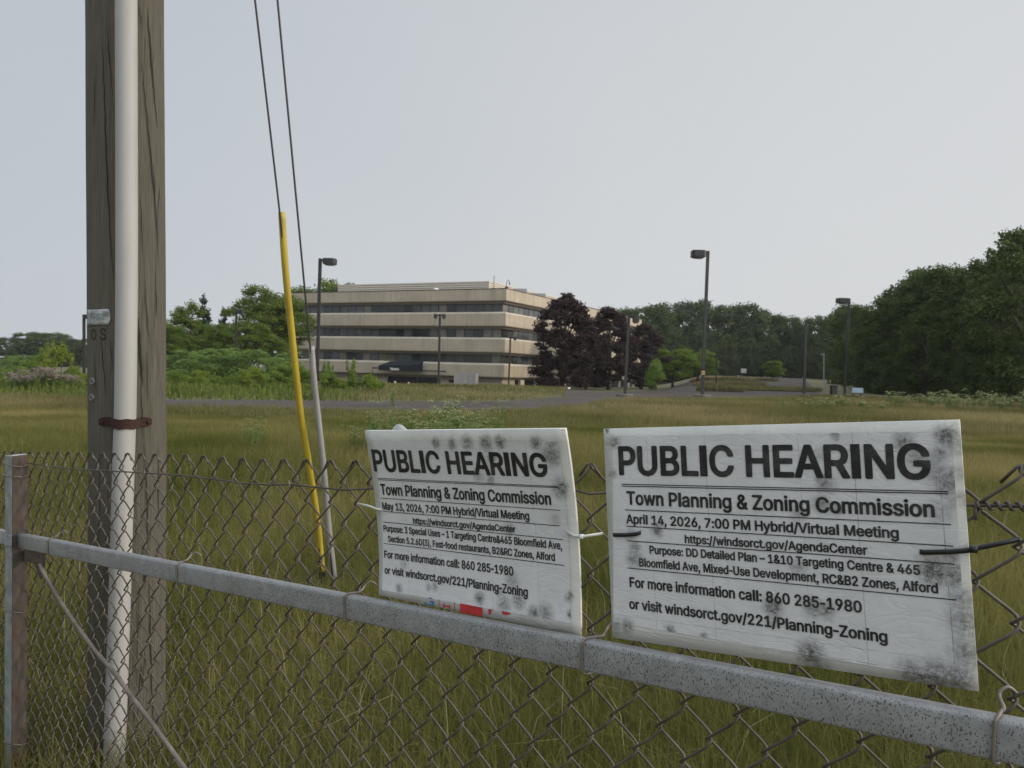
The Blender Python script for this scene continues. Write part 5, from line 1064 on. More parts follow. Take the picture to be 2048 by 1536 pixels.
# ------------------------------------------------------------------ vegetation generators
def leaf_quads(rng, C, Nn, size, asp=0.55):
    n = len(C)
    t = rng.normal(size=(n, 3)); t -= Nn * np.sum(t * Nn, 1, keepdims=True); t /= np.linalg.norm(t, axis=1, keepdims=True) + 1e-9
    b = np.cross(Nn, t)
    s = (size * rng.uniform(0.6, 1.35, n))[:, None]
    V = np.stack([C - t * s, C - b * s * asp + Nn * s * 0.15, C + t * s, C + b * s * asp + Nn * s * 0.15], 1)
    Q = np.arange(n * 4).reshape(n, 4)
    return V.reshape(-1, 3), Q
def blob_leaves(rng, blobs, n, size, flat=0.35, fill=0.42):
    cen = np.array([b[0] for b in blobs], float); r = np.array([b[1] for b in blobs], float)
    wgt = (r[:, 0] * r[:, 2]); wgt /= wgt.sum()
    k = rng.choice(len(blobs), n, p=wgt)
    d = rng.normal(size=(n, 3)); d /= np.linalg.norm(d, axis=1, keepdims=True)
    d[:, 2] = np.where(d[:, 2] < -0.35, d[:, 2] * 0.5, d[:, 2])
    rr = rng.random(n) ** fill
    lump = 1 + 0.22 * np.sin(d[:, 0] * 5 + k) * np.sin(d[:, 1] * 5 + 2 * k) + 0.18 * np.sin(d[:, 2] * 7 + 3 * k)
    C = cen[k] + d * r[k] * (rr * lump)[:, None]
    Nn = d * (1 - flat) + rng.normal(size=(n, 3)) * 0.55; Nn[:, 2] += flat
    Nn /= np.linalg.norm(Nn, axis=1, keepdims=True)
    V, Q = leaf_quads(rng, C, Nn, size)
    blobt = rng.uniform(0, 1, len(blobs))
    tint = np.clip(0.55 * blobt[k] + 0.45 * rng.random(n), 0, 1)
    return V, Q, np.repeat(tint, 4)
def limb_mesh(rng, blobs, h, tr, base_h):
    mb = MB()
    topz = h * 0.8
    pts = [Vector((0, 0, -0.02 * h)), Vector((0.01 * h * rng.normal(), 0.01 * h * rng.normal(), base_h * 0.6)), Vector((0.02 * h * rng.normal(), 0.02 * h * rng.normal(), base_h * 1.2)), Vector((0, 0, topz))]
    mb.tube(pts, [tr * 1.25, tr, tr * 0.85, tr * 0.15], 8)
    for c, r in blobs[::3]:
        c = Vector(c)
        z0 = min(max(base_h * 0.8, c.z * 0.55), topz * 0.9)
        st = Vector((0, 0, z0)); md = (st + c) / 2 + Vector((0, 0, -0.03 * h))
        mb.tube([st, md, c], [tr * 0.42, tr * 0.25, tr * 0.06], 5, caps=False)
    return mb
def tree_proto(seed, kind, n, leaf):
    """unit-height tree: returns (crown mesh, trunk MB)"""
    rng = np.random.default_rng(seed); blobs = []
    if kind == 'broad':
        for i in range(80):
            d = rng.normal(size=3); d /= np.linalg.norm(d); rr = rng.uniform(0.35, 1.0)
            c = np.array([0, 0, 0.56]) + d * rr * np.array([0.32, 0.32, 0.38]); q = rng.uniform(0.035, 0.105); blobs.append((c, (q * 1.1, q * 1.1, q * 0.95)))
        base, tr = 0.22, 0.022
    elif kind == 'lacy':
        for i in range(150):
            d = rng.normal(size=3); d /= np.linalg.norm(d); rr = rng.uniform(0.1, 1.0) ** 0.5 * 0.95
            c = np.array([0, 0, 0.60]) + d * rr * np.array([0.42, 0.42, 0.34]); q = rng.uniform(0.035, 0.085); blobs.append((c, (q * 1.15, q * 1.15, q * 0.85)))
        base, tr = 0.22, 0.026
    elif kind == 'edge':          # wood-edge tree, leafy nearly to the ground
        for i in range(110):
            z = rng.uniform(0.0, 0.95); a = rng.uniform(0, 2 * math.pi); w_ = 0.31 * math.sqrt(max(0.03, 1 - ((z - 0.42) / 0.58) ** 2)) * rng.uniform(0.5, 1.05)
            q = rng.uniform(0.03, 0.095); blobs.append((np.array([w_ * math.cos(a), w_ * math.sin(a), z]), (q * 1.15, q * 1.15, q * 0.95)))
        base, tr = 0.3, 0.02
    elif kind == 'maple':
        for i in range(100):
            z = rng.uniform(0.06, 0.95); a = rng.uniform(0, 2 * math.pi); w_ = 0.33 * max(0.10, (1 - abs((z - 0.42) / 0.56) ** 1.9)) * rng.uniform(0.45, 1.05)
            q = rng.uniform(0.03, 0.085); blobs.append((np.array([w_ * math.cos(a), w_ * math.sin(a), z]), (q * 1.15, q * 1.15, q * 0.9)))
        base, tr = 0.16, 0.024
    elif kind == 'conifer':
        for lv in range(13):
            z = 0.12 + 0.86 * lv / 12; w_ = 0.26 * (1 - z) ** 0.9 + 0.012
            for a in np.arange(0, 2 * math.pi, 2 * math.pi / max(3, int(9 * (1 - z) + 2))) + rng.uniform(0, 6):
                ww = w_ * rng.uniform(0.7, 1.1); blobs.append((np.array([0.6 * ww * math.cos(a), 0.6 * ww * math.sin(a), z - 0.05 * rng.random()]), (ww * 0.5, ww * 0.5, 0.045)))
        base, tr = 0.15, 0.02
    elif kind == 'locust':
        for i in range(75):
            z = rng.uniform(0.26, 0.94); a = rng.uniform(0, 2 * math.pi); w_ = 0.52 * math.sqrt(max(0.05, 1 - ((z - 0.55) / 0.45) ** 2)) * rng.uniform(0.35, 1.0)
            q = rng.uniform(0.06, 0.125); blobs.append((np.array([w_ * math.cos(a), w_ * math.sin(a), z]), (q * 1.25, q * 1.25, q * 0.8)))
        base, tr = 0.22, 0.028
    elif kind == 'bush':
        for i in range(18):
            a = rng.uniform(0, 2 * math.pi); z = rng.uniform(0.12, 0.85); w_ = 0.55 * math.sqrt(max(0.05, 1 - (z / 1.0) ** 2)) * rng.uniform(0.3, 1.0)
            q = rng.uniform(0.12, 0.22); blobs.append((np.array([w_ * math.cos(a), w_ * math.sin(a), z]), (q * 1.2, q * 1.2, q)))
        base, tr = 0.1, 0.02
    elif kind == 'upright':      # shoots
        for i in range(20):
            a = rng.uniform(0, 2 * math.pi); rr = rng.uniform(0, 0.34); z = rng.uniform(0.3, 0.85) - rr * 0.4
            q = rng.uniform(0.05, 0.09); blobs.append((np.array([rr * math.cos(a), rr * math.sin(a), z]), (q, q, q * 3.2)))
        base, tr = 0.1, 0.015
    V, Q, T = blob_leaves(rng, blobs, n, leaf)
    cm = np_mesh('crown', V, Q, {'tint': T})
    tb = limb_mesh(rng, blobs, 1.0, tr, base)
    return cm, tb
M_bark = simple('grey_brown_bark', (0.075, 0.062, 0.05), 0.9, 0, 6, 0.3)
M_bark_pale = simple('pale_bark', (0.16, 0.14, 0.115), 0.9, 0, 6, 0.3)
LM = {
    'wood': leafmat('dark_wood_leaves', (0.038, 0.060, 0.016), (0.098, 0.134, 0.034), (0.070, 0.100, 0.028), 0.25),
    'far': leafmat('distant_wood_leaves', (0.044, 0.064, 0.024), (0.105, 0.138, 0.048), (0.080, 0.112, 0.050), 0.25),
    'fresh': leafmat('fresh_green_leaves', (0.060, 0.095, 0.018), (0.140, 0.180, 0.040), (0.10, 0.14, 0.035), 0.3),
    'mid': leafmat('mid_green_leaves', (0.062, 0.100, 0.017), (0.165, 0.215, 0.042), (0.112, 0.160, 0.034), 0.4),
    'purple': leafmat('dark_purple_leaves', (0.020, 0.012, 0.012), (0.054, 0.032, 0.031), (0.042, 0.026, 0.026), 0.12),
    'conif': leafmat('dark_needles', (0.018, 0.034, 0.018), (0.044, 0.070, 0.034), (0.038, 0.062, 0.032), 0.1),
    'locust': leafmat('yellow_green_leaves', (0.090, 0.145, 0.018), (0.180, 0.245, 0.045), (0.14, 0.19, 0.035), 0.35),
    'bush': leafmat('bush_leaves', (0.095, 0.160, 0.028), (0.225, 0.305, 0.066), (0.165, 0.235, 0.05), 0.42),
    'lime': leafmat('lime_bush_leaves', (0.120, 0.180, 0.024), (0.260, 0.315, 0.060), (0.19, 0.25, 0.05), 0.4),
    'sumac': leafmat('sumac_leaflets', (0.100, 0.175, 0.040), (0.225, 0.310, 0.090), (0.165, 0.24, 0.07), 0.4),
}
PROTO = {}
def proto(key, mk, n, leaf, count):
    for i in range(count):
        cm, tb = tree_proto(hash_(key) + 31 * i, mk, n, leaf)
        PROTO[(key, i)] = (cm, tb)
def hash_(s): return sum(ord(c) * (i + 3) for i, c in enumerate(s))
SPEC = {'wood': ('edge', 20000, 0.0115, 4, 'wood', M_bark), 'far': ('edge', 12000, 0.0135, 3, 'far', M_bark), 'big': ('lacy', 36000, 0.0105, 2, 'mid', M_bark), 'tree': ('broad', 18000, 0.0115, 2, 'mid', M_bark),
        'purple': ('maple', 30000, 0.0130, 3, 'purple', M_bark), 'conif': ('conifer', 12000, 0.013, 1, 'conif', M_bark), 'locust': ('locust', 20000, 0.0155, 3, 'locust', M_bark),
        'bush': ('bush', 7000, 0.026, 3, 'bush', M_bark), 'lime': ('bush', 8000, 0.024, 2, 'lime', M_bark), 'shoots': ('upright', 2600, 0.030, 2, 'lime', M_bark), 'greenshoots': ('upright', 2600, 0.030, 2, 'bush', M_bark)}
DATA = {}
for key, (mk, n_, leaf, cnt, lm, bk) in SPEC.items():
    DATA[key] = []
    for i in range(cnt):
        cm, tb = tree_proto(hash_(key) + 31 * i, mk, n_, leaf)
        cm.materials.append(LM[lm])
        tm = bpy.data.meshes.new('trunk'); tm.from_pydata(tb.v, [], tb.f); tm.update(); tm.materials.append(bk)
        for p_ in tm.polygons: p_.use_smooth = True
        DATA[key].append((cm, tm))
PR = {}
cnt_ = {}
def plant(key, name, cat, label, group, px, Y, top_px=None, height=None, width=1.0, rot=None, stem='trunk', fol='crown', sink=0.0):
    g = ground(px, Y)
    # keep the plant on the sight line of its own column
    if top_px is not None:
        height = at(px, top_px, Y).z - g.z
    i = cnt_.get(key, 0); cnt_[key] = i + 1
    cm, tm = DATA[key][i % len(DATA[key])]
    root = bpy.data.objects.new(name, None); COL.objects.link(root)
    root.location = (g.x, g.y, g.z - sink)
    root.rotation_euler = (0, 0, rot if rot is not None else (i * 2.39996))
    root.scale = (height * width, height * width, height)
    tag(root, label, cat, group)
    for nm, me_ in ((fol, cm), (stem, tm)):
        o = bpy.data.objects.new(nm, me_); COL.objects.link(o); o.parent = root
    return root

# ------------------------------------------------------------------ trees
G_R = 'dark trees along the edge of the car park'
right = [(2075, 62, 440, .95), (2040, 74, 457, .9), (1990, 70, 560, .85), (1965, 84, 512, .85), (1935, 96, 526, .95), (1915, 80, 610, .9), (1895, 90, 523, .9), (1860, 100, 532, .95), (1850, 86, 620, .9), (1822, 104, 545, .9), (1795, 98, 585, .85),
         (1785, 114, 575, .95), (1752, 122, 605, .9), (1742, 106, 650, .8), (1722, 134, 606, .9), (2120, 78, 430, 1.0), (1880, 112, 528, 1.1), (2010, 96, 500, 1.1), (1700, 150, 612, 1.0), (1948, 72, 640, .8), (1800, 92, 660, .75)]
RL = ['tallest dark tree at the right edge of the photo', 'tall dark tree rising beside the tallest one at the edge', 'lower leafy dark tree in front of the tallest pair', 'dark tree just below the step in the wood skyline']
for k, (px, Y, tp, wd) in enumerate(right):
    plant('wood', 'wood_edge_tree', 'tree', RL[k] if k < 4 else 'dark broadleaf tree in the solid wood beside the field, leafy down to the ground', G_R, px, Y, tp, width=wd)
back = [(1222, 232, 618, 1.1), (1252, 240, 614, 1.1), (1282, 228, 612, 1.0), (1312, 236, 606, 1.0), (1338, 226, 612, 1.0), (1362, 240, 604, 1.0), (1386, 230, 598, .95), (1412, 238, 606, 1.0), (1440, 228, 609, 1.0), (1468, 236, 608, 1.0), (1492, 228, 606, 1.0), (1518, 238, 618, 1.0),
        (1544, 230, 627, 1.0), (1572, 236, 632, 1.0), (1600, 228, 636, 1.0), (1626, 222, 634, .95), (1650, 214, 626, .95), (1676, 200, 614, .95), (1700, 190, 606, .95), (1205, 245, 625, 1.2),
        (1450, 205, 668, .9), (1500, 208, 676, .9), (1580, 200, 690, .85), (1640, 190, 672, .9), (1690, 170, 668, .85), (1405, 212, 660, .9), (1345, 215, 650, .9), (1535, 212, 668, .9), (1610, 205, 664, .9), (1665, 182, 690, .8), (1290, 222, 645, 1.0)]
for px, Y, tp, wd in back:
    plant('far', 'distant_tree', 'tree', 'dark green tree in the distant wood behind the car park', 'distant wood behind the car park', px, Y, tp, width=wd * 1.05)
for k in range(24):
    plant('far', 'distant_tree', 'tree', 'dark green tree in the distant wood behind the car park', 'distant wood behind the car park', 1190 + 25 * k, 252 + 14 * (k % 3), 655 + 14 * ((k * 7) % 4), width=1.5)
leftw = [(-420, 235, 668), (-360, 250, 672), (-300, 238, 664), (-240, 250, 670), (-190, 240, 674), (-140, 250, 668), (-100, 238, 672), (265, 246, 672), (430, 255, 668), (460, 255, 670), (-60, 240, 672), (-20, 246, 676), (14, 240, 674), (42, 250, 676), (52, 238, 664), (78, 248, 664), (90, 240, 666), (104, 236, 664), (120, 250, 672), (130, 240, 668), (152, 248, 680), (172, 240, 676), (200, 250, 678), (235, 250, 676), (300, 252, 674), (352, 250, 664), (395, 250, 664)]
for px, Y, tp in leftw:
    plant('far', 'distant_tree', 'tree', 'small hazy tree in the far wood beyond the bushes', 'far wood beyond the bushes', px, Y, tp, width=1.5)
plant('big', 'broadleaf_tree', 'tree', 'big open-crowned tree beside the end of the office building', None, 537, 108, 560, width=1.02, rot=0.4)
plant('big', 'broadleaf_tree', 'tree', 'tree showing above the office roof next to the lamp post', None, 655, 150, 546, width=1.15, rot=2.0)
plant('tree', 'broadleaf_tree', 'tree', 'tree crown behind the yellow guy guard above the roof end', None, 606, 146, 556, width=1.0)
plant('tree', 'broadleaf_tree', 'tree', 'bushy green tree closest to the wooden pole', None, 366, 96, 592, width=1.0)
plant('conif', 'spruce_tree', 'tree', 'pointed dark spruce between two broadleaf trees', None, 404, 104, 586, width=1.15)
plant('conif', 'spruce_tree', 'tree', 'small twin-topped dark evergreen behind the leaning lamp post', None, 444, 112, 612, width=1.0)
plant('tree', 'broadleaf_tree', 'tree', 'rounded dark tree below the spruce tops', None, 425, 92, 634, width=1.15)
plant('big', 'broadleaf_tree', 'tree', 'dense tree under the big open crown', None, 492, 96, 632, width=.95)
plant('tree', 'broadleaf_tree', 'tree', 'dark low tree filling the gap by the building corner', None, 555, 92, 668, width=1.2)
plant('tree', 'broadleaf_tree', 'tree', 'dark low tree behind the sumac thicket', None, 345, 88, 640, width=1.1)
PUR = [(1126, 104, 583, .68, 'tallest dark purple maple in front of the office'), (1217, 122, 612, .66, 'middle dark purple maple beside the office'), (1282, 138, 645, .72, 'shortest dark purple maple at the end of the row'), (1172, 118, 640, .6, 'low dark purple maple between the two tall ones')]
for px, Y, tp, wd, lb in PUR: plant('purple', 'purple_maple', 'tree', lb, 'purple maples beside the office', px, Y, tp, width=wd * 1.5)
plant('locust', 'locust_tree', 'tree', 'bright yellow-green tree next to the purple maples', None, 1345, 142, 698, width=1.2)
plant('locust', 'locust_tree', 'tree', 'bright yellow-green tree behind the tall lamp post', None, 1395, 152, 699, width=1.15)
plant('locust', 'locust_tree', 'tree', 'small yellow-green tree alone on a car park island', None, 1546, 160, 722, width=1.15)
plant('bush', 'dark_shrub', 'shrub', 'dark clipped shrub at the foot of the last purple maple', None, 1312, 128, 712, width=.75)
plant('bush', 'dark_shrub', 'shrub', 'low dark shrub under the yellow-green trees', None, 1405, 140, 768, width=2.2)

# sumac: arching compound leaves
def sumac_mesh(seed):
    rng = np.random.default_rng(seed); C, Nn, S = [], [], []
    for hd in range(5):
        hx, hy = rng.uniform(-0.4, 0.4, 2); hz = rng.uniform(0.50, 0.88)
        for k in range(13):
            a = rng.uniform(0, 2 * math.pi); L = rng.uniform(0.32, 0.60); el = rng.uniform(0.1, 0.9)
            for s_ in np.linspace(0.12, 1, 11):
                p = np.array([hx + math.cos(a) * L * s_, hy + math.sin(a) * L * s_, hz + L * (el * s_ - 0.75 * s_ * s_)])
                for sd in (-1, 1):
                    q = p + np.array([-math.sin(a), math.cos(a), -0.25]) * sd * 0.045
                    C.append(q); Nn.append(np.array([-math.sin(a) * sd * 0.4, math.cos(a) * sd * 0.4, 1]))
    C = np.array(C); Nn = np.array(Nn); Nn += rng.normal(size=Nn.shape) * 0.15; Nn /= np.linalg.norm(Nn, axis=1, keepdims=True)
    V, Q = leaf_quads(rng, C, Nn, 0.050, 0.34)
    V2, Q2, T2 = blob_leaves(rng, [(np.array([x_, y_, 0.3]), (0.3, 0.3, 0.28)) for x_, y_ in ((0, 0), (.3, .2), (-.3, .1), (.1, -.3))], 900, 0.045)
    T = np.repeat(rng.random(len(C)), 4)
    me = np_mesh('foliage', np.concatenate([V, V2]), np.concatenate([Q, Q2 + len(V)]), {'tint': np.concatenate([T, T2 * 0.5])})
    me.materials.append(LM['sumac'])
    tb = MB()
    for hd in range(5):
        a = hd * 1.3; tb.tube([(0.05 * math.cos(a), 0.05 * math.sin(a), -.02), (0.2 * math.cos(a), 0.2 * math.sin(a), 0.35), (0.3 * math.cos(a), 0.3 * math.sin(a), 0.7)], [0.02, 0.015, 0.008], 5)
    tm = bpy.data.meshes.new('stem'); tm.from_pydata(tb.v, [], tb.f); tm.update(); tm.materials.append(M_bark)
    return me, tm
DATA['sumac'] = [sumac_mesh(4), sumac_mesh(9)]
SUM = [(352, 60, 700), (418, 58, 692), (452, 62, 698), (478, 58, 694), (505, 60, 708), (548, 62, 712), (580, 66, 706), (392, 56, 716), (14, 66, 712), (40, 62, 708), (72, 64, 710), (345, 50, 736)]
for k, (px, Y, tp) in enumerate(SUM): plant('sumac', 'sumac_shrub', 'shrub', 'sumac shrub with arching fern-like leaves in the thicket behind the asphalt strip', 'sumac shrubs in the thicket', px, Y, tp, width=1.0, stem='stem', fol='foliage')
BUSH = [(345, 44, 738, 'bush'), (372, 46, 742, 'bush'), (400, 44, 735, 'lime'), (428, 47, 745, 'bush'), (455, 45, 748, 'bush'), (480, 46, 738, 'bush'), (505, 44, 730, 'lime'), (532, 46, 742, 'bush'), (556, 50, 722, 'bush'), (580, 52, 716, 'bush'), (602, 50, 722, 'bush'), (626, 48, 742, 'bush'), (360, 40, 764, 'lime'), (395, 40, 768, 'bush'), (430, 40, 764, 'lime'),
        (470, 40, 766, 'lime'), (510, 41, 762, 'bush'), (545, 40, 766, 'bush'), (585, 41, 760, 'bush'), (615, 42, 764, 'lime'), (655, 46, 738, 'bush'), (680, 46, 752, 'lime'), (712, 47, 748, 'bush'), (738, 47, 745, 'lime'), (760, 48, 756, 'bush'), (700, 44, 768, 'bush'), (640, 43, 768, 'bush'),
        (5, 48, 730, 'bush'), (30, 46, 726, 'bush'), (8, 40, 752, 'lime'), (58, 50, 716, 'bush'), (150, 50, 724, 'bush'), (168, 44, 745, 'lime'), (140, 42, 758, 'bush'), (88, 40, 772, 'lime'), (40, 38, 775, 'lime'), (5, 37, 782, 'bush'), (120, 38, 780, 'lime'), (165, 38, 778, 'bush'), (200, 42, 750, 'bush'), (240, 44, 745, 'lime'), (280, 42, 755, 'bush'), (-40, 44, 745, 'bush'), (-90, 46, 740, 'lime')]
for px, Y, tp, k in BUSH:
    plant(k, 'leafy_bush', 'bush', 'yellow-green leafy bush in the overgrown belt beyond the field' if k == 'lime' else 'mid-green leafy bush in the overgrown belt beyond the field', 'bushes in the overgrown belt', px, Y, tp + 4, width=1.15, stem='stem', fol='foliage')
plant('shoots', 'willow_bush', 'bush', 'tall yellow-green bush with upright shoots next to the wooden pole', None, 122, 54, 678, width=1.05, stem='stem', fol='foliage')
plant('shoots', 'willow_bush', 'bush', 'yellow-green upright shoots beside the tall willow bush', None, 92, 56, 690, width=.8, stem='stem', fol='foliage')
for px, Y, tp, lb in ((655, 46, 715, 'upright green weed between the lamp post and the awning'), (705, 46, 713, 'tall spiky green weed in front of the awning'), (738, 46, 738, 'short bushy green weed just before the awning')):
    plant('greenshoots', 'tall_weed', 'weed', lb, None, px, Y, tp, width=.55, stem='stem', fol='foliage')

# flowering weeds: stalks with cream umbels
M_stem = simple('green_weed_stem', (0.10, 0.15, 0.04), 0.7)
LM['weed'] = leafmat('weed_leaves', (0.075, 0.125, 0.028), (0.130, 0.190, 0.050), None, 0.3)
LM['flower'] = leafmat('cream_flowers', (0.26, 0.28, 0.13), (0.40, 0.40, 0.24), None, 0.25)
LM['thistle'] = leafmat('faded_mauve_heads', (0.26, 0.195, 0.18), (0.40, 0.32, 0.30), None, 0.2)
def weed_mesh(seed, fl='flower', ns=6, spread=0.32, nf=9, fs=0.013):
    rng = np.random.default_rng(seed); st = MB(); heads, LC, LN = [], [], []
    for i in range(ns):
        a = rng.uniform(0, 6.28); r = spread * rng.uniform(0.1, 1); hh = rng.uniform(0.6, 1.0)
        p0 = np.array([0.08 * math.cos(a), 0.08 * math.sin(a), -0.02]); p1 = np.array([r * math.cos(a), r * math.sin(a), hh])
        st.tube([p0, (p0 + p1) / 2 + np.array([0, 0, 0.05]), p1], [0.009, 0.007, 0.004], 4, caps=False)
        for s_ in np.linspace(0.08, 0.85, 16):
            p = p0 + (p1 - p0) * s_; b = rng.uniform(0, 6.28)
            LC.append(p + np.array([math.cos(b), math.sin(b), 0.2]) * 0.05); LN.append([rng.normal() * .5, rng.normal() * .5, 1])
        FC = []; heads.append(FC)
        for u in range(rng.integers(2, 4)):
            c = p1 + np.array([rng.normal() * 0.07, rng.normal() * 0.07, rng.uniform(-0.10, 0.03)])
            for q in range(nf): FC.append(c + np.array([rng.normal() * 0.035, rng.normal() * 0.035, rng.normal() * 0.009]))
    LC = np.array(LC); LN = np.array(LN); LN /= np.linalg.norm(LN, axis=1, keepdims=True)
    fms = []
    for FC in heads:
        FC = np.array(FC); FN = rng.normal(size=FC.shape) * 0.4; FN[:, 2] += 1; FN /= np.linalg.norm(FN, axis=1, keepdims=True)
        V, Q = leaf_quads(rng, FC, FN, fs, 0.8); fm = np_mesh('flower_head', V, Q, {'tint': np.repeat(rng.random(len(FC)), 4)}); fm.materials.append(LM[fl]); fms.append(fm)
    V, Q = leaf_quads(rng, LC, LN, 0.065, 0.22); lm_ = np_mesh('foliage', V, Q, {'tint': np.repeat(rng.random(len(LC)), 4)}); lm_.materials.append(LM['weed'])
    sm = bpy.data.meshes.new('stem'); sm.from_pydata(st.v, [], st.f); sm.update(); sm.materials.append(M_stem)
    return fms + [lm_, sm]
WEED = [weed_mesh(s) for s in (1, 2, 3, 4)]
TALL = [weed_mesh(s, 'flower', 11, 0.42, 9, 0.022) for s in (31, 32, 33)]
THIS = [weed_mesh(s, 'thistle', 12, 0.5, 22, 0.024) for s in (11, 12)]
wc = [0]
def weed(px, Y, top, label, group, set_=WEED, width=1.0, name='flowering_weed', cat='wildflower'):
    g = ground(px, Y); hgt = max(0.35, at(px, top, Y).z - g.z)
    wc[0] += 1
    root = bpy.data.objects.new(name, None); COL.objects.link(root); root.location = g; root.rotation_euler = (0, 0, wc[0] * 2.4); root.scale = (hgt * width, hgt * width, hgt)
    tag(root, label, cat, group)
    for me_ in set_[wc[0] % len(set_)]:
        o = bpy.data.objects.new(me_.name.split('.')[0], me_); COL.objects.link(o); o.parent = root
rr = random.Random(21)
for px, tp in ((716, 842), (738, 846), (752, 826), (768, 838), (778, 824), (792, 834), (806, 846), (815, 822), (830, 812), (838, 838), (852, 822), (868, 806), (874, 830), (888, 818), (902, 806), (914, 826), (926, 806), (936, 818), (948, 804), (962, 812), (972, 824), (720, 862), (850, 846), (905, 846), (955, 838), (985, 830), (1000, 800), (898, 784), (916, 792), (800, 808), (760, 800), (690, 832)):
    weed(px, 11.5 + rr.uniform(0, 5.5), tp, 'cream flowering weed in the drift above the smaller sign', 'cream flowering weeds above the smaller sign', width=1.1)
for px, tp, Y in ((505, 832, 12.0), (521, 828, 12.4), (494, 836, 12.8)): weed(px, Y, tp, 'cream flowering weed standing alone between the pole and the yellow guard', 'flowering weeds by the yellow guard', width=.8)
for k in range(10):
    px = 380 + 46 * k + rr.uniform(-15, 15)
    weed(px, rr.uniform(30, 38), rr.uniform(768, 792), 'cream flowering weed along the edge of the asphalt strip', 'flowering weeds at the asphalt edge', width=1.1)
for px, tp in ((1565, 796), (1582, 800), (1604, 795), (1622, 798), (1640, 792), (1662, 802), (1655, 795), (1680, 788), (1700, 795), (1725, 792), (1735, 802), (1765, 800)):
    weed(px, 34 + rr.uniform(0, 7), tp, 'cream flowering weed in the clump near the blue panel', 'cream flowering weeds near the blue panel', TALL, 1.25)
for k in range(30):
    px = 1780 + 12.5 * k + rr.uniform(-6, 6)
    weed(px, rr.uniform(38, 48), 785 + rr.uniform(-7, 10), 'tall cream flowering weed along the foot of the dark wood', 'flowering weeds along the foot of the wood', TALL, 1.2)
for k in range(26):
    px = 22 + 5.2 * k + rr.uniform(-4, 4)
    weed(px, rr.uniform(34.5, 37), 740 + rr.uniform(-6, 12) + 12 * abs(k / 26 - .5), 'faded mauve thistle in the seeding patch left of the pole', 'faded mauve thistles', THIS, 1.1, 'thistle', 'wildflower')

# ------------------------------------------------------------------ office building
def conc_mat(name, col, ribs=True, stain=0.5):
    mt, n, b = newmat(name)
    g = n.nodes.new('ShaderNodeNewGeometry'); pos = g.outputs['Position']
    mp = n.nodes.new('ShaderNodeMapping'); mp.inputs['Scale'].default_value = (1, 1, 0.12); n.links.new(pos, mp.inputs['Vector'])
    st = noise(n, mp.outputs[0], 0.9, 6, 0.75); pn = noise(n, pos, 0.35, 3)
    c = mixc(n, mr(n, pn, 0.35, 0.65), col, tuple(x * 0.86 for x in col))
    c = mixc(n, mth(n, 'MULTIPLY', mr(n, st, 0.5, 0.72), stain), c, tuple(x * 0.42 for x in col))
    n.links.new(c, b.inputs['Base Color']); b.inputs['Roughness'].default_value = 0.85
    if ribs:
        sx = n.nodes.new('ShaderNodeSeparateXYZ'); n.links.new(pos, sx.inputs[0])
        q = mth(n, 'ADD', mth(n, 'MULTIPLY', sx.outputs['X'], -0.926), mth(n, 'MULTIPLY', sx.outputs['Y'], 0.9))
        bump(n, b, mth(n, 'SINE', mth(n, 'MULTIPLY', q, 12.0)), 0.35, 0.05)
    return mt
M_band = conc_mat('ribbed_beige_concrete', (0.425, 0.365, 0.275))
M_sill = conc_mat('pale_concrete_sill', (0.53, 0.475, 0.385), False, 0.35)
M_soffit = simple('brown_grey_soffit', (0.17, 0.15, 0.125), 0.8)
M_core = simple('dark_bronze_and_garage_shade', (0.030, 0.028, 0.026), 0.5, 0.2)
M_pent = None
def louv_mat():
    mt, n, b = newmat('beige_louvred_screen')
    g = n.nodes.new('ShaderNodeNewGeometry'); sx = n.nodes.new('ShaderNodeSeparateXYZ'); n.links.new(g.outputs['Position'], sx.inputs[0])
    s_ = mth(n, 'SINE', mth(n, 'MULTIPLY', sx.outputs['Z'], 18.0))
    n.links.new(mixc(n, mr(n, s_, -1, 1), (0.40, 0.36, 0.295), (0.50, 0.455, 0.38)), b.inputs['Base Color']); b.inputs['Roughness'].default_value = 0.7
    bump(n, b, s_, 0.6, 0.08)
    return mt
def glass_mat(name, c, rough=0.12):
    mt, n, b = newmat(name)
    f = noise(n, coords(n), 0.6, 3)
    n.links.new(mixc(n, mr(n, f, 0.3, 0.7), c, tuple(x * 0.7 for x in c)), b.inputs['Base Color'])
    b.inputs['Roughness'].default_value = rough; b.inputs['Specular IOR Level'].default_value = 0.5
    return mt
M_gl = [glass_mat('smoked_window_glass', (0.030, 0.034, 0.037)), glass_mat('window_glass_with_grey_blind', (0.105, 0.110, 0.105)), glass_mat('window_glass_with_pale_blind', (0.17, 0.16, 0.13)), glass_mat('window_glass_dim_blind', (0.070, 0.076, 0.076))]
Cc = at(1013, 576, 110); Ll = at(583, 588, 126); Rr = at(1283.5, 641, 163)
c2 = Vector((Cc.x, Cc.y)); l2v = Vector((Ll.x, Ll.y)); r2v = Vector((Rr.x, Rr.y)); b2 = l2v + r2v - c2
dl = (l2v - c2).normalized(); dr = (r2v - c2).normalized()
nl = Vector((dl.y, -dl.x)); nl = nl if nl.y < 0 else -nl
nr_ = Vector((dr.y, -dr.x)); nr_ = nr_ if nr_.x > 0 else -nr_
def foot(inset):
    # the footprint with every face moved in by inset: C, R, B, L
    def cross(p, d, q, e):
        det = d.x * -e.y + e.x * d.y
        rx, ry = q.x - p.x, q.y - p.y
        t = (rx * -e.y + e.x * ry) / det
        return p + d * t
    pl = c2 - nl * inset; pr = c2 - nr_ * inset
    pb = b2 + nl * inset; pe = b2 + nr_ * inset
    C_ = cross(pl, dl, pr, dr); R_ = cross(pr, dr, pb, dl); B_ = cross(pb, dl, pe, dr); L_ = cross(pe, dr, pl, dl)
    return [C_, R_, B_, L_]
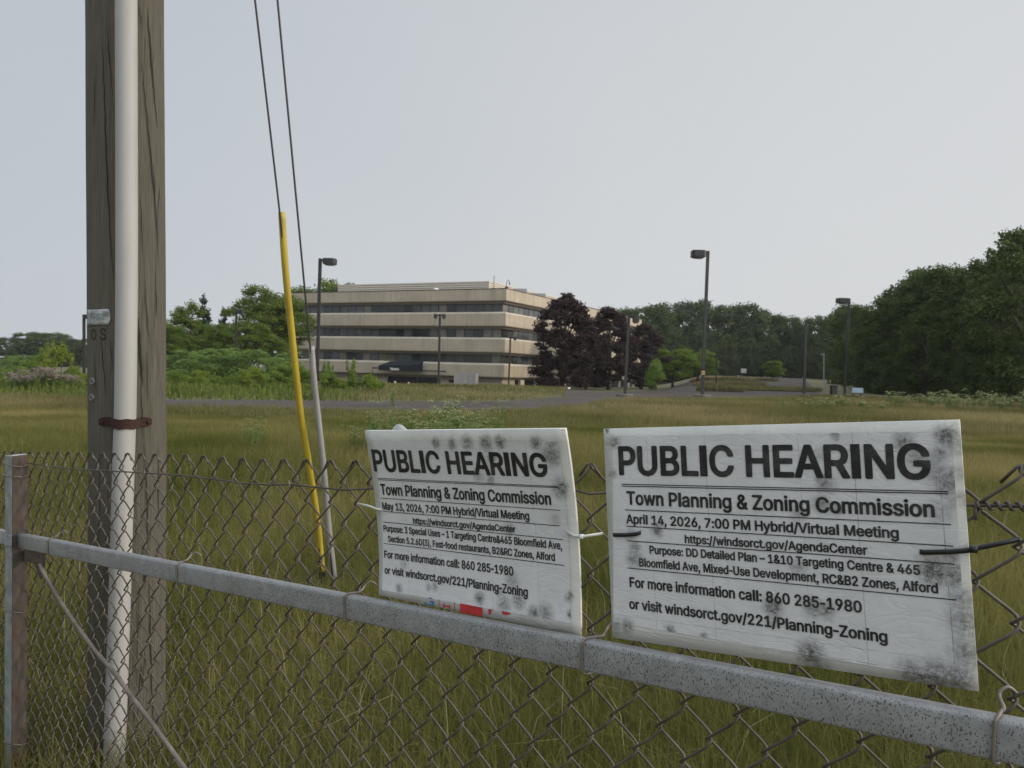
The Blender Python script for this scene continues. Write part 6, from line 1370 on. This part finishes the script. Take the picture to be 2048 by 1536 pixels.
def zl(y): return at(1013 - (y - 576) * 0.03, y, 110).z
def ring_body(mb, levels):
    mb.rings([[Vector((p.x, p.y, z)) for p in foot(i)] for z, i in levels])
base_z = tz(c2.x, c2.y) - 0.5
office = empty('office_building', (c2.x, c2.y, tz(c2.x, c2.y)), 'long beige four-storey office block with dark ribbon windows', 'building')
core = MB(); ring_body(core, [(base_z, 1.3), (zl(602), 1.3)]); core.build('wall', M_core, office, smooth=False)
bands = [(577.6, 601), (623, 652), (675, 705), (727, 755)]
for i, (yt, yb) in enumerate(bands):
    t, b_ = zl(yt), zl(yb); mb = MB()
    if i == 0: ring_body(mb, [(b_, 0.05), (b_ + 0.12, 0.0), (t, 0.0)])
    else: ring_body(mb, [(b_, 0.05), (b_ + 0.12, 0.0), (t - 0.38, 0.0)])
    mb.build('concrete_band', M_band, office, smooth=False)
    if i:
        mb = MB(); ring_body(mb, [(t - 0.38, 0.0), (t - 0.30, -0.03), (t - 0.12, 0.06), (t, 0.55)]); mb.build('sill', M_sill, office, smooth=False)
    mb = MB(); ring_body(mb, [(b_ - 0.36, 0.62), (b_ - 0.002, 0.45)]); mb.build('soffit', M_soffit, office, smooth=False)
mb = MB(); ring_body(mb, [(zl(577.6), -0.04), (zl(576), -0.06)]); mb.build('coping', simple('dark_metal_coping', (0.06, 0.052, 0.045), 0.6), office, smooth=False)
# windows
fi = foot(1.3); wr = random.Random(4)
def window_row(p, q, n0, yb, yt, nrm, lim):
    d = (q - p); Lg = d.length; d.normalize(); z0, z1 = zl(yb) - 0.05, zl(yt) - 0.38
    w_ = Lg / n0; rest = MB()
    for i in range(n0):
        a = p + d * (w_ * i + 0.09); b_ = p + d * (w_ * (i + 1) - 0.09)
        mb = MB() if i < lim else rest
        zt = z1 - 0.02; zb_ = z0
        o = Vector((nrm.x, nrm.y, 0)) * 0.04
        A_ = Vector((a.x, a.y, 0)); B_ = Vector((b_.x, b_.y, 0)); Z0 = Vector((0, 0, zb_)); Z1 = Vector((0, 0, zt))
        dep = Vector((nrm.x, nrm.y, 0)) * 0.04
        mb.rings([[A_ + Z0 - dep * 0.5, B_ + Z0 - dep * 0.5, B_ + Z1 - dep * 0.5, A_ + Z1 - dep * 0.5], [A_ + Z0 + o, B_ + Z0 + o, B_ + Z1 + o, A_ + Z1 + o]])
        if i < lim:
            r = wr.random(); mat = M_gl[3] if r < 0.40 else M_gl[0] if r < 0.58 else M_gl[1] if r < 0.86 else M_gl[2]
            mb.build('window', mat, office, smooth=False)
    if rest.v:
        ro = rest.build('window', M_gl[0], office, smooth=False); ro['kind'] = 'stuff'
for yt, yb in ((601, 623), (652, 675), (705, 727)):
    window_row(fi[0], fi[3], 24, yb, yt, nl, 24)
    window_row(fi[0], fi[1], 34, yb, yt, nr_, 8)
# ground floor: pale base wall under the left face, columns under the right one; the dark core behind them is painted garage shade
gz = tz(c2.x, c2.y) - 0.6
mb = MB(); fo = foot(0.9); fo2 = foot(0.55)
def wall_seg(mb, p, q, nrm, z0, z1, thick):
    A_ = Vector((p.x, p.y, 0)); B_ = Vector((q.x, q.y, 0)); d3 = Vector((nrm.x, nrm.y, 0)) * thick
    mb.rings([[A_ + Vector((0, 0, z0)), B_ + Vector((0, 0, z0)), B_ + Vector((0, 0, z1)), A_ + Vector((0, 0, z1))], [A_ + d3 + Vector((0, 0, z0)), B_ + d3 + Vector((0, 0, z0)), B_ + d3 + Vector((0, 0, z1)), A_ + d3 + Vector((0, 0, z1))]])
def on_left(px, inset=0.9):
    # distance along the left face to a pixel column
    p = foot(inset)[0]; k = ray(px, 750); s_ = k.x / k.y
    return (s_ * p.y - p.x) / (dl.x - s_ * dl.y)
Lw = (foot(0.9)[3] - foot(0.9)[0]).length
zt4 = zl(755) - 0.37
d0, d1 = on_left(882), on_left(776)
wall_seg(mb, fo[0], fo[0] + dl * d0, nl, gz, zt4, 0.12); wall_seg(mb, fo[0] + dl * d1, fo[0] + dl * Lw, nl, gz, zt4, 0.12)
wall_seg(mb, fo[0] + dr * 0.0, fo[0] + dr * 4.0, nr_, gz, zt4, 0.12)
mb.build('base_wall', M_band, office, smooth=False)
for a_, b_ in ((0.0, d0 - 0.0), (d1, Lw)):
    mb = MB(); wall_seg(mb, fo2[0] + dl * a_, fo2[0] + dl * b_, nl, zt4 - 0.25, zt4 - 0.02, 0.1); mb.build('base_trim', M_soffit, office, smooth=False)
mb = MB(); dw0, dw1 = on_left(912, .75), on_left(898, .75); f3 = foot(0.75)
wall_seg(mb, f3[0] + dl * dw0, f3[0] + dl * dw1, nl, zl(769), zl(758), 0.03); mb.build('basement_window', M_gl[0], office, smooth=False)
M_col = conc_mat('pale_garage_column', (0.50, 0.45, 0.38), False, 0.3)
Lr = (foot(0.5)[1] - foot(0.5)[0]).length; f5 = foot(0.5)
for k in range(11):
    s_ = 5.0 + (Lr - 6.0) * k / 10; p = f5[0] + dr * s_; mb = MB()
    wall_seg(mb, p, p + dr * (0.55 if k else 1.2), nr_, tz(p.x, p.y) - 0.9, zt4, 0.4)
    mb.build('garage_column', M_col, office, smooth=False)
# penthouse screen
pcn = at(978, 562, 121); pz = pcn.z; p0 = Vector((pcn.x, pcn.y)); pl_ = p0 + dl * 30; pr__ = p0 + dr * 27; pb_ = pl_ + dr * 27
mb = MB(); mb.rings([[Vector((p.x, p.y, z)) for p in (p0, pr__, pb_, pl_)] for z in (zl(580), pz)])
mb.build('plant_screen', louv_mat(), office, smooth=False)
M_roofmetal = simple('grey_roof_metal', (0.30, 0.30, 0.29), 0.5, 0.3)
mb = MB(); p = at(988, 566, 122); mb.tube([p + Vector((0, 0, -3)), p + Vector((0, 0, 1.25))], 0.05, 6); mb.build('antenna_mast', M_core, office)
mb = MB(); p = at(1012, 577, 111.5); mb.tube([p, p + Vector((0.05, 0, 0.7)), p + Vector((0.15, 0, 1.15)), p + Vector((0.38, 0, 1.3)), p + Vector((0.5, 0, 1.05)), p + Vector((0.5, 0, .85))], 0.045, 6)
mb.box(p + Vector((0.5, 0, .72)), (.09, 0, 0), (0, .09, 0), (0, 0, .12)); mb.box(p + Vector((0.1, 0, .18)), (.25, 0, 0), (0, .2, 0), (0, 0, .12)); mb.build('roof_hoist', M_core, office)
mb = MB(); p = at(872, 581, 118); rs = [[p + Vector((1.0 * r_ * math.cos(q), 0.9 * r_ * math.sin(q), h_)) for q in [2 * math.pi * k / 14 for k in range(14)]] for r_, h_ in ((.55, -.5), (.55, 0), (.48, .2), (.3, .32), (.05, .38))]
mb.rings(rs); mb.build('roof_dome', simple('white_roof_dome', (0.7, 0.7, 0.68), 0.4), office)
for px, py, Y, w_, h_ in ((1040, 584, 119, 1.1, 0.45), (1076, 593, 131, 1.3, 0.45)):
    mb = MB(); p = at(px, py, Y); mb.box(p, (w_, 0, 0), (0, w_, 0), (0, 0, h_)); mb.build('roof_unit', M_roofmetal, office, smooth=False, bevel=0.05)
mb = MB(); p = at(1277, 642, 160); mb.tube([p, p + Vector((0, 0, 1.0)), p + Vector((.25, 0, 1.5)), p + Vector((.7, 0, 1.65)), p + Vector((1.05, 0, 1.4)), p + Vector((1.1, 0, 1.1))], 0.13, 8); mb.build('vent_pipe', simple('pale_vent_pipe', (0.62, 0.6, 0.55), 0.5), office)
# awning
def lf(px, py, out):       # point in front of the left face
    p = foot(0)[0] + nl * out; k = ray(px, py); s_ = k.x / k.y
    t = (s_ * p.y - p.x) / (dl.x - s_ * dl.y); q = p + dl * t
    return at(px, py, q.y)
M_awn = simple('navy_awning_canvas', (0.007, 0.010, 0.016), 0.8, 0, 2, 0.3)
aw = MB()
A0, A1 = lf(757, 731, 1.6), lf(836, 729.5, 1.6); b0_, b1_ = lf(757, 740.5, 1.6), lf(836, 742.5, 1.6)
t0_, t1_ = lf(772, 727, 0.3), lf(838, 726, 0.3)
t0_ = A0 + (A0 - A1).normalized() * -1.2 + Vector((nl.x, nl.y, 0)) * -1.5 + Vector((0, 0, .7)); t1_ = A1 + Vector((nl.x, nl.y, 0)) * -1.5 + Vector((0, 0, .7))
u0_ = Vector((t0_.x, t0_.y, b0_.z)); u1_ = Vector((t1_.x, t1_.y, b1_.z))
aw.add([A0, A1, b1_, b0_, t0_, t1_, u1_, u0_], [(3, 2, 1, 0), (0, 1, 5, 4), (4, 5, 6, 7), (0, 4, 7, 3), (1, 2, 6, 5), (3, 7, 6, 2)])
awn = aw.build('awning', M_awn, office, smooth=False)
vs, fs = glyphs('Valassis', 0.01); xa = min(p[0] for p in vs); xb = max(p[0] for p in vs)
L0, L1 = lf(779.5, 740.0, 1.64), lf(798, 740.6, 1.64); ht_ = lf(779.5, 734.5, 1.64) - L0; capv = max(p[1] for p in vs)
mb = MB(); mb.add([L0 + (L1 - L0) * ((x - xa) / (xb - xa)) + ht_ * (y / capv) for x, y in vs], fs); mb.build('lettering', simple('white_awning_letters', (0.75, 0.75, 0.73), 0.5), awn, smooth=False)
for px in (758, 835):
    p = lf(px, 742, 1.5); mb = MB(); mb.tube([p, Vector((p.x, p.y, tz(p.x, p.y) - .1))], 0.05, 6); mb.build('awning_post', M_core, awn)
# entrance: flat dark panel, the shade of the recess is put into its colour
mb = MB(); q0_, q1_ = foot(0.86)[0] + dl * d0, foot(0.86)[0] + dl * d1; wall_seg(mb, q0_, q1_, nl, gz, zt4 + .05, 0.05); mb.build('entrance', simple('entrance_recess_shade', (0.014, 0.013, 0.013), 0.25), office, smooth=False)
mb = MB(); wall_seg(mb, foot(-0.6)[0] + dl * (d0 - 0.4), foot(-0.6)[0] + dl * (d0 + 9), nl, zl(747.5), zl(745), 0.3); mb.build('entrance_canopy', M_core, office, smooth=False)
# grey service enclosure
mb = MB(); e0, e1q = lf(913, 745.5, 1.2), lf(957, 745.5, 1.2)
zb_ = tz(e0.x, e0.y) - .3
for a_, b_, o_ in ((0.0, 0.62, 0.0), (0.62, 0.90, -0.25), (0.90, 1.0, 0.0)):
    P_, Q_ = e0 + (e1q - e0) * a_, e0 + (e1q - e0) * b_; wall_seg(mb, Vector((P_.x, P_.y)), Vector((Q_.x, Q_.y)), nl, zb_, e0.z, 0.8 + o_)
tag(mb.build('service_enclosure', conc_mat('mauve_grey_panel', (0.36, 0.335, 0.325), True, 0.25), None, smooth=False), 'grey panelled service enclosure against the office wall beside the dark window', 'enclosure')
M_boll = simple('faded_cream_bollard', (0.55, 0.46, 0.32), 0.6, 0, 8, 0.2)
for px, tp, lb in ((790, 762, 'taller cream bollard standing before the entrance under the white lettering'), (817, 764, 'shorter cream bollard under the plain end of the awning')):
    p = lf(px, 770, 5.0); g = tz(p.x, p.y); zt = lf(px, tp, 5.0).z; mb = MB()
    mb.rings([[Vector((p.x + r_ * math.cos(q), p.y + r_ * math.sin(q), z_)) for q in [2 * math.pi * k / 12 for k in range(12)]] for r_, z_ in ((.16, g - .1), (.16, zt - .08), (.12, zt - .02), (.04, zt))])
    tag(mb.build('bollard', M_boll), lb, 'bollard', 'bollards before the entrance')
p = lf(745, 735, 4.5); mb = MB(); g = tz(p.x, p.y); mb.tube([Vector((p.x, p.y, g)), p + Vector((0, 0, .15))], 0.05, 6); mb.box(p + Vector((.55, 0, -.05)), (.5, 0, 0), (0, .03, 0), (0, 0, .12))
tag(mb.build('street_sign', M_core, smooth=False), 'thin dark post with a small finger sign beside the awning', 'sign')

# second building behind the trees
q = at(1320, 690, 225); fb = empty('far_building', (q.x, q.y, tz(q.x, q.y)), 'small pale building peeping above the yellow-green trees', 'building')
mb = MB(); mb.bx(at(1292, 690, 225).x, at(1338, 690, 225).x, 225, 245, tz(q.x, 225) - 1, at(1320, 690, 225).z); mb.build('wall', M_sill, fb, smooth=False)
mb = MB(); mb.bx(at(1290, 684, 230).x, at(1312, 684, 230).x, 230, 240, at(1300, 694, 225).z, at(1300, 684, 230).z); mb.bx(at(1336, 690, 228).x, at(1349, 690, 228).x, 228, 236, tz(q.x, 225), at(1340, 693, 228).z); mb.build('roof_block', M_sill, fb, smooth=False)

# ------------------------------------------------------------------ lamp posts and small things
M_bronze = simple('dark_bronze_paint', (0.026, 0.023, 0.022), 0.55, 0.1, 5, 0.3)
M_concb = simple('weathered_concrete_base', (0.13, 0.115, 0.095), 0.9, 0, 6, 0.35)
M_pale = simple('pale_aluminium_pole', (0.42, 0.42, 0.42), 0.5, 0.3)
M_lens = simple('grey_lamp_lens', (0.12, 0.125, 0.13), 0.3)
def lamp(px_t, py_t, px_b, Y, sides, label, head=(2.0, 0.55), w_=0.12, base=None, mat=M_bronze, group='car park lamp posts'):
    g = ground(px_b, Y); top = at(px_t, py_t, Y)
    root = empty('lamp_post', g, label, 'lamp post', group)
    mb = MB(); up = (top - g).normalized(); b_ = 0.5 * w_
    bs = g + Vector((0, 0, -0.2))
    rs = []
    for p in (bs, top): rs.append([p + Vector((sx * b_, sy * b_, 0)) for sx, sy in ((-1, -1), (1, -1), (1, 1), (-1, 1))])
    mb.rings(rs); po = mb.build('pole', mat, root, smooth=False)
    Lh, Hh = head
    for sd in sides:
        hb = MB(); c = top + Vector((sd * (0.24 + Lh / 2), -0.12, -Hh * 0.52))
        # boxy head: flat lid, tapered body, curved lens below
        rsn = []
        for z_, kx, ky in ((Hh * .5, .95, .9), (Hh * .42, 1.0, 1.0), (-Hh * .38, 1.0, 1.0), (-Hh * .42, .96, .95)):
            rsn.append([c + Vector((x_ * kx * Lh / 2 , y_ * ky * Lh * .42, z_)) for x_, y_ in ((-1, -.75), (-.72, -1), (.72, -1), (1, -.75), (1, .75), (.72, 1), (-.72, 1), (-1, .75))])
        hb.rings(rsn); ho = hb.build('lamp_head', mat, root, smooth=False)
        ln = MB(); ln.rings([[c + Vector((x_ * k * Lh / 2, y_ * k * Lh * .42, z_)) for x_, y_ in ((-1, -.7), (-.7, -1), (.7, -1), (1, -.7), (1, .7), (.7, 1), (-.7, 1), (-1, .7))] for z_, k in ((-Hh * .42, .9), (-Hh * .52, .8), (-Hh * .62, .5), (-Hh * .65, .15))])
        ln.build('lens', M_lens, ho)
        ar = MB(); ar.box(top + Vector((sd * 0.15, 0, -Hh * .3)), (.16, 0, 0), (0, .05, 0), (0, 0, .06)); ar.build('arm', mat, root, smooth=False)
    if base:
        cb = MB(); r_, h_ = base
        cb.rings([[g + Vector((k * r_ * math.cos(q), k * r_ * math.sin(q), z_)) for q in [2 * math.pi * i / 20 for i in range(20)]] for z_, k in ((-.3, 1), (h_ - .04, 1), (h_, .95))])
        cb.build('concrete_base', M_concb, root, smooth=False)
    return root, g, top
r_, g_, t_ = lamp(1416, 502, 1404.5, 54, (-1,), 'tallest lamp post in the car park, with a yellow band low on its pole', (0.98, .52), .2, (0.62, .28))
by = MB(); p = g_ + (t_ - g_) * ((797 - 746) / 295.)
by.box(p + Vector((0, 0, -.06)), (.115, 0, 0), (0, .115, 0), (0, 0, .05)); by.box(p + Vector((0, 0, .1)), (.115, 0, 0), (0, .115, 0), (0, 0, .05)); by.build('yellow_band', simple('faded_yellow_tape', (0.50, 0.36, 0.12), 0.6), r_, smooth=False)
lamp(640.5, 517, 634, 46, (1,), 'lamp post in front of the office end beside the grey guy guard', (0.78, .38), .18, (0.42, .55))
lamp(1699, 597, 1689, 80, (-1,), 'lamp post against the dark wood with its head over the skyline', (1.15, .55), .18)
lamp(1258, 630, 1250, 51, (1,), 'lamp post in front of the purple maples on a low base', (0.45, .5), .18, (.6, .22))
lamp(880, 628, 877, 71, (-1, 1), 'lamp post with a twin head in front of the office windows', (0.32, .42), .2)
lamp(1021, 674, 1017, 64, (1,), 'short lamp post at the office corner on the grass mound', (0.3, .25), .15, (.5, .2))
lamp(168, 629, 168.5, 70, (1,), 'lamp post half hidden by the wooden pole', (0.9, .4), .2)
lamp(473, 619, 471.5, 85, (1,), 'rusty lamp post among the trees behind the sumac', (0.7, .5), .2)
lamp(1612, 645, 1608, 72, (), 'headless dark pole between two lamp posts in front of the wood', (1, .5), .2, (.5, .2))
lamp(1433, 711, 1432, 118, (-1, 1), 'distant twin-headed lamp post behind the tallest lamp post', (0.7, .22), .16, (.45, .5))
lamp(1648, 708, 1647, 128, (-1,), 'slim pale lamp post before the distant wood', (.3, .2), .12, None, M_pale)
lamp(1473, 713, 1472, 165, (-1, 1), 'faint distant lamp post on the straw-coloured island', (0.7, .22), .14)
# board, box, panel
def stake_sign(px, y0, y1, x0, x1, Y, mat, name, label, cat):
    g = ground(px, Y); root = empty(name, g, label, cat)
    a, b_ = at(x0, y0, Y), at(x1, y1, Y)
    mb = MB(); mb.bx(a.x, b_.x, Y - .05, Y + .05, b_.z, a.z); mb.build('panel', mat, root, smooth=False, bevel=.02)
    for x_ in (a.x + .15, b_.x - .15):
        if b_.z > g.z + .05:
            mb = MB(); mb.tube([(x_, Y + .08, g.z - .1), (x_, Y + .08, b_.z + .1)], .05, 6); mb.build('leg', M_bronze, root)
stake_sign(1487, 737, 746, 1482, 1492.5, 205, simple('grey_white_board', (0.42, 0.42, 0.39), .6), 'notice_board', 'small grey-white board at the far end of the car park', 'notice board')
stake_sign(1715, 775.5, 786, 1704, 1726, 66, simple('pale_blue_panel', (0.30, 0.38, 0.47), .5, 0, 2, .15), 'low_panel', 'pale blue panel standing in the weeds before the wood', 'panel')
p = ground(1667, 70); mb = MB(); mb.box(p + Vector((0, 0, .55)), (.26, 0, 0), (0, .26, 0), (0, 0, .55)); mb.box(p + Vector((0, 0, 1.13)), (.3, 0, 0), (0, .3, 0), (0, 0, .05))
tag(mb.build('waste_bin', simple('black_bin', (0.015, 0.015, 0.016), .5), None, False, .03), 'black square bin among the weeds near the pale blue panel', 'bin')
p = ground(1132, 68, .12); mb = MB(); mb.tube([p + Vector((-.3, -.3, -.02)), p + Vector((.25, .1, .1)), p + Vector((.4, .2, .16))], [.09, .1, .06], 8)
tag(mb.build('white_pipe', simple('white_pipe_plastic', (.7, .7, .68), .5)), 'short white pipe lying on the asphalt below the purple maples', 'pipe')
# small marker posts in the field
p = ground(1342, 47); mb = MB(); mb.tube([p, p + Vector((0, 0, .5))], .03, 6); mb.tube([p + Vector((0, 0, .5)), p + Vector((0, 0, .62))], .035, 6)
tag(mb.build('marker_post', M_concb), 'short marker post at the edge of the car park left of the tallest lamp post', 'post')


# ------------------------------------------------------------------ haze
mt = bpy.data.materials.new('thin_summer_haze'); mt.use_nodes = True; n = mt.node_tree
n.nodes.remove(n.nodes['Principled BSDF'])
pv = n.nodes.new('ShaderNodeVolumePrincipled'); pv.inputs['Color'].default_value = (0.80, 0.84, 0.88, 1); pv.inputs['Density'].default_value = 0.00014
n.links.new(pv.outputs[0], n.nodes['Material Output'].inputs['Volume'])
mb = MB(); mb.bx(-720, 820, -60, 1420, -3, 42); hz = mb.build('haze', mt, None, smooth=False); hz['kind'] = 'stuff'
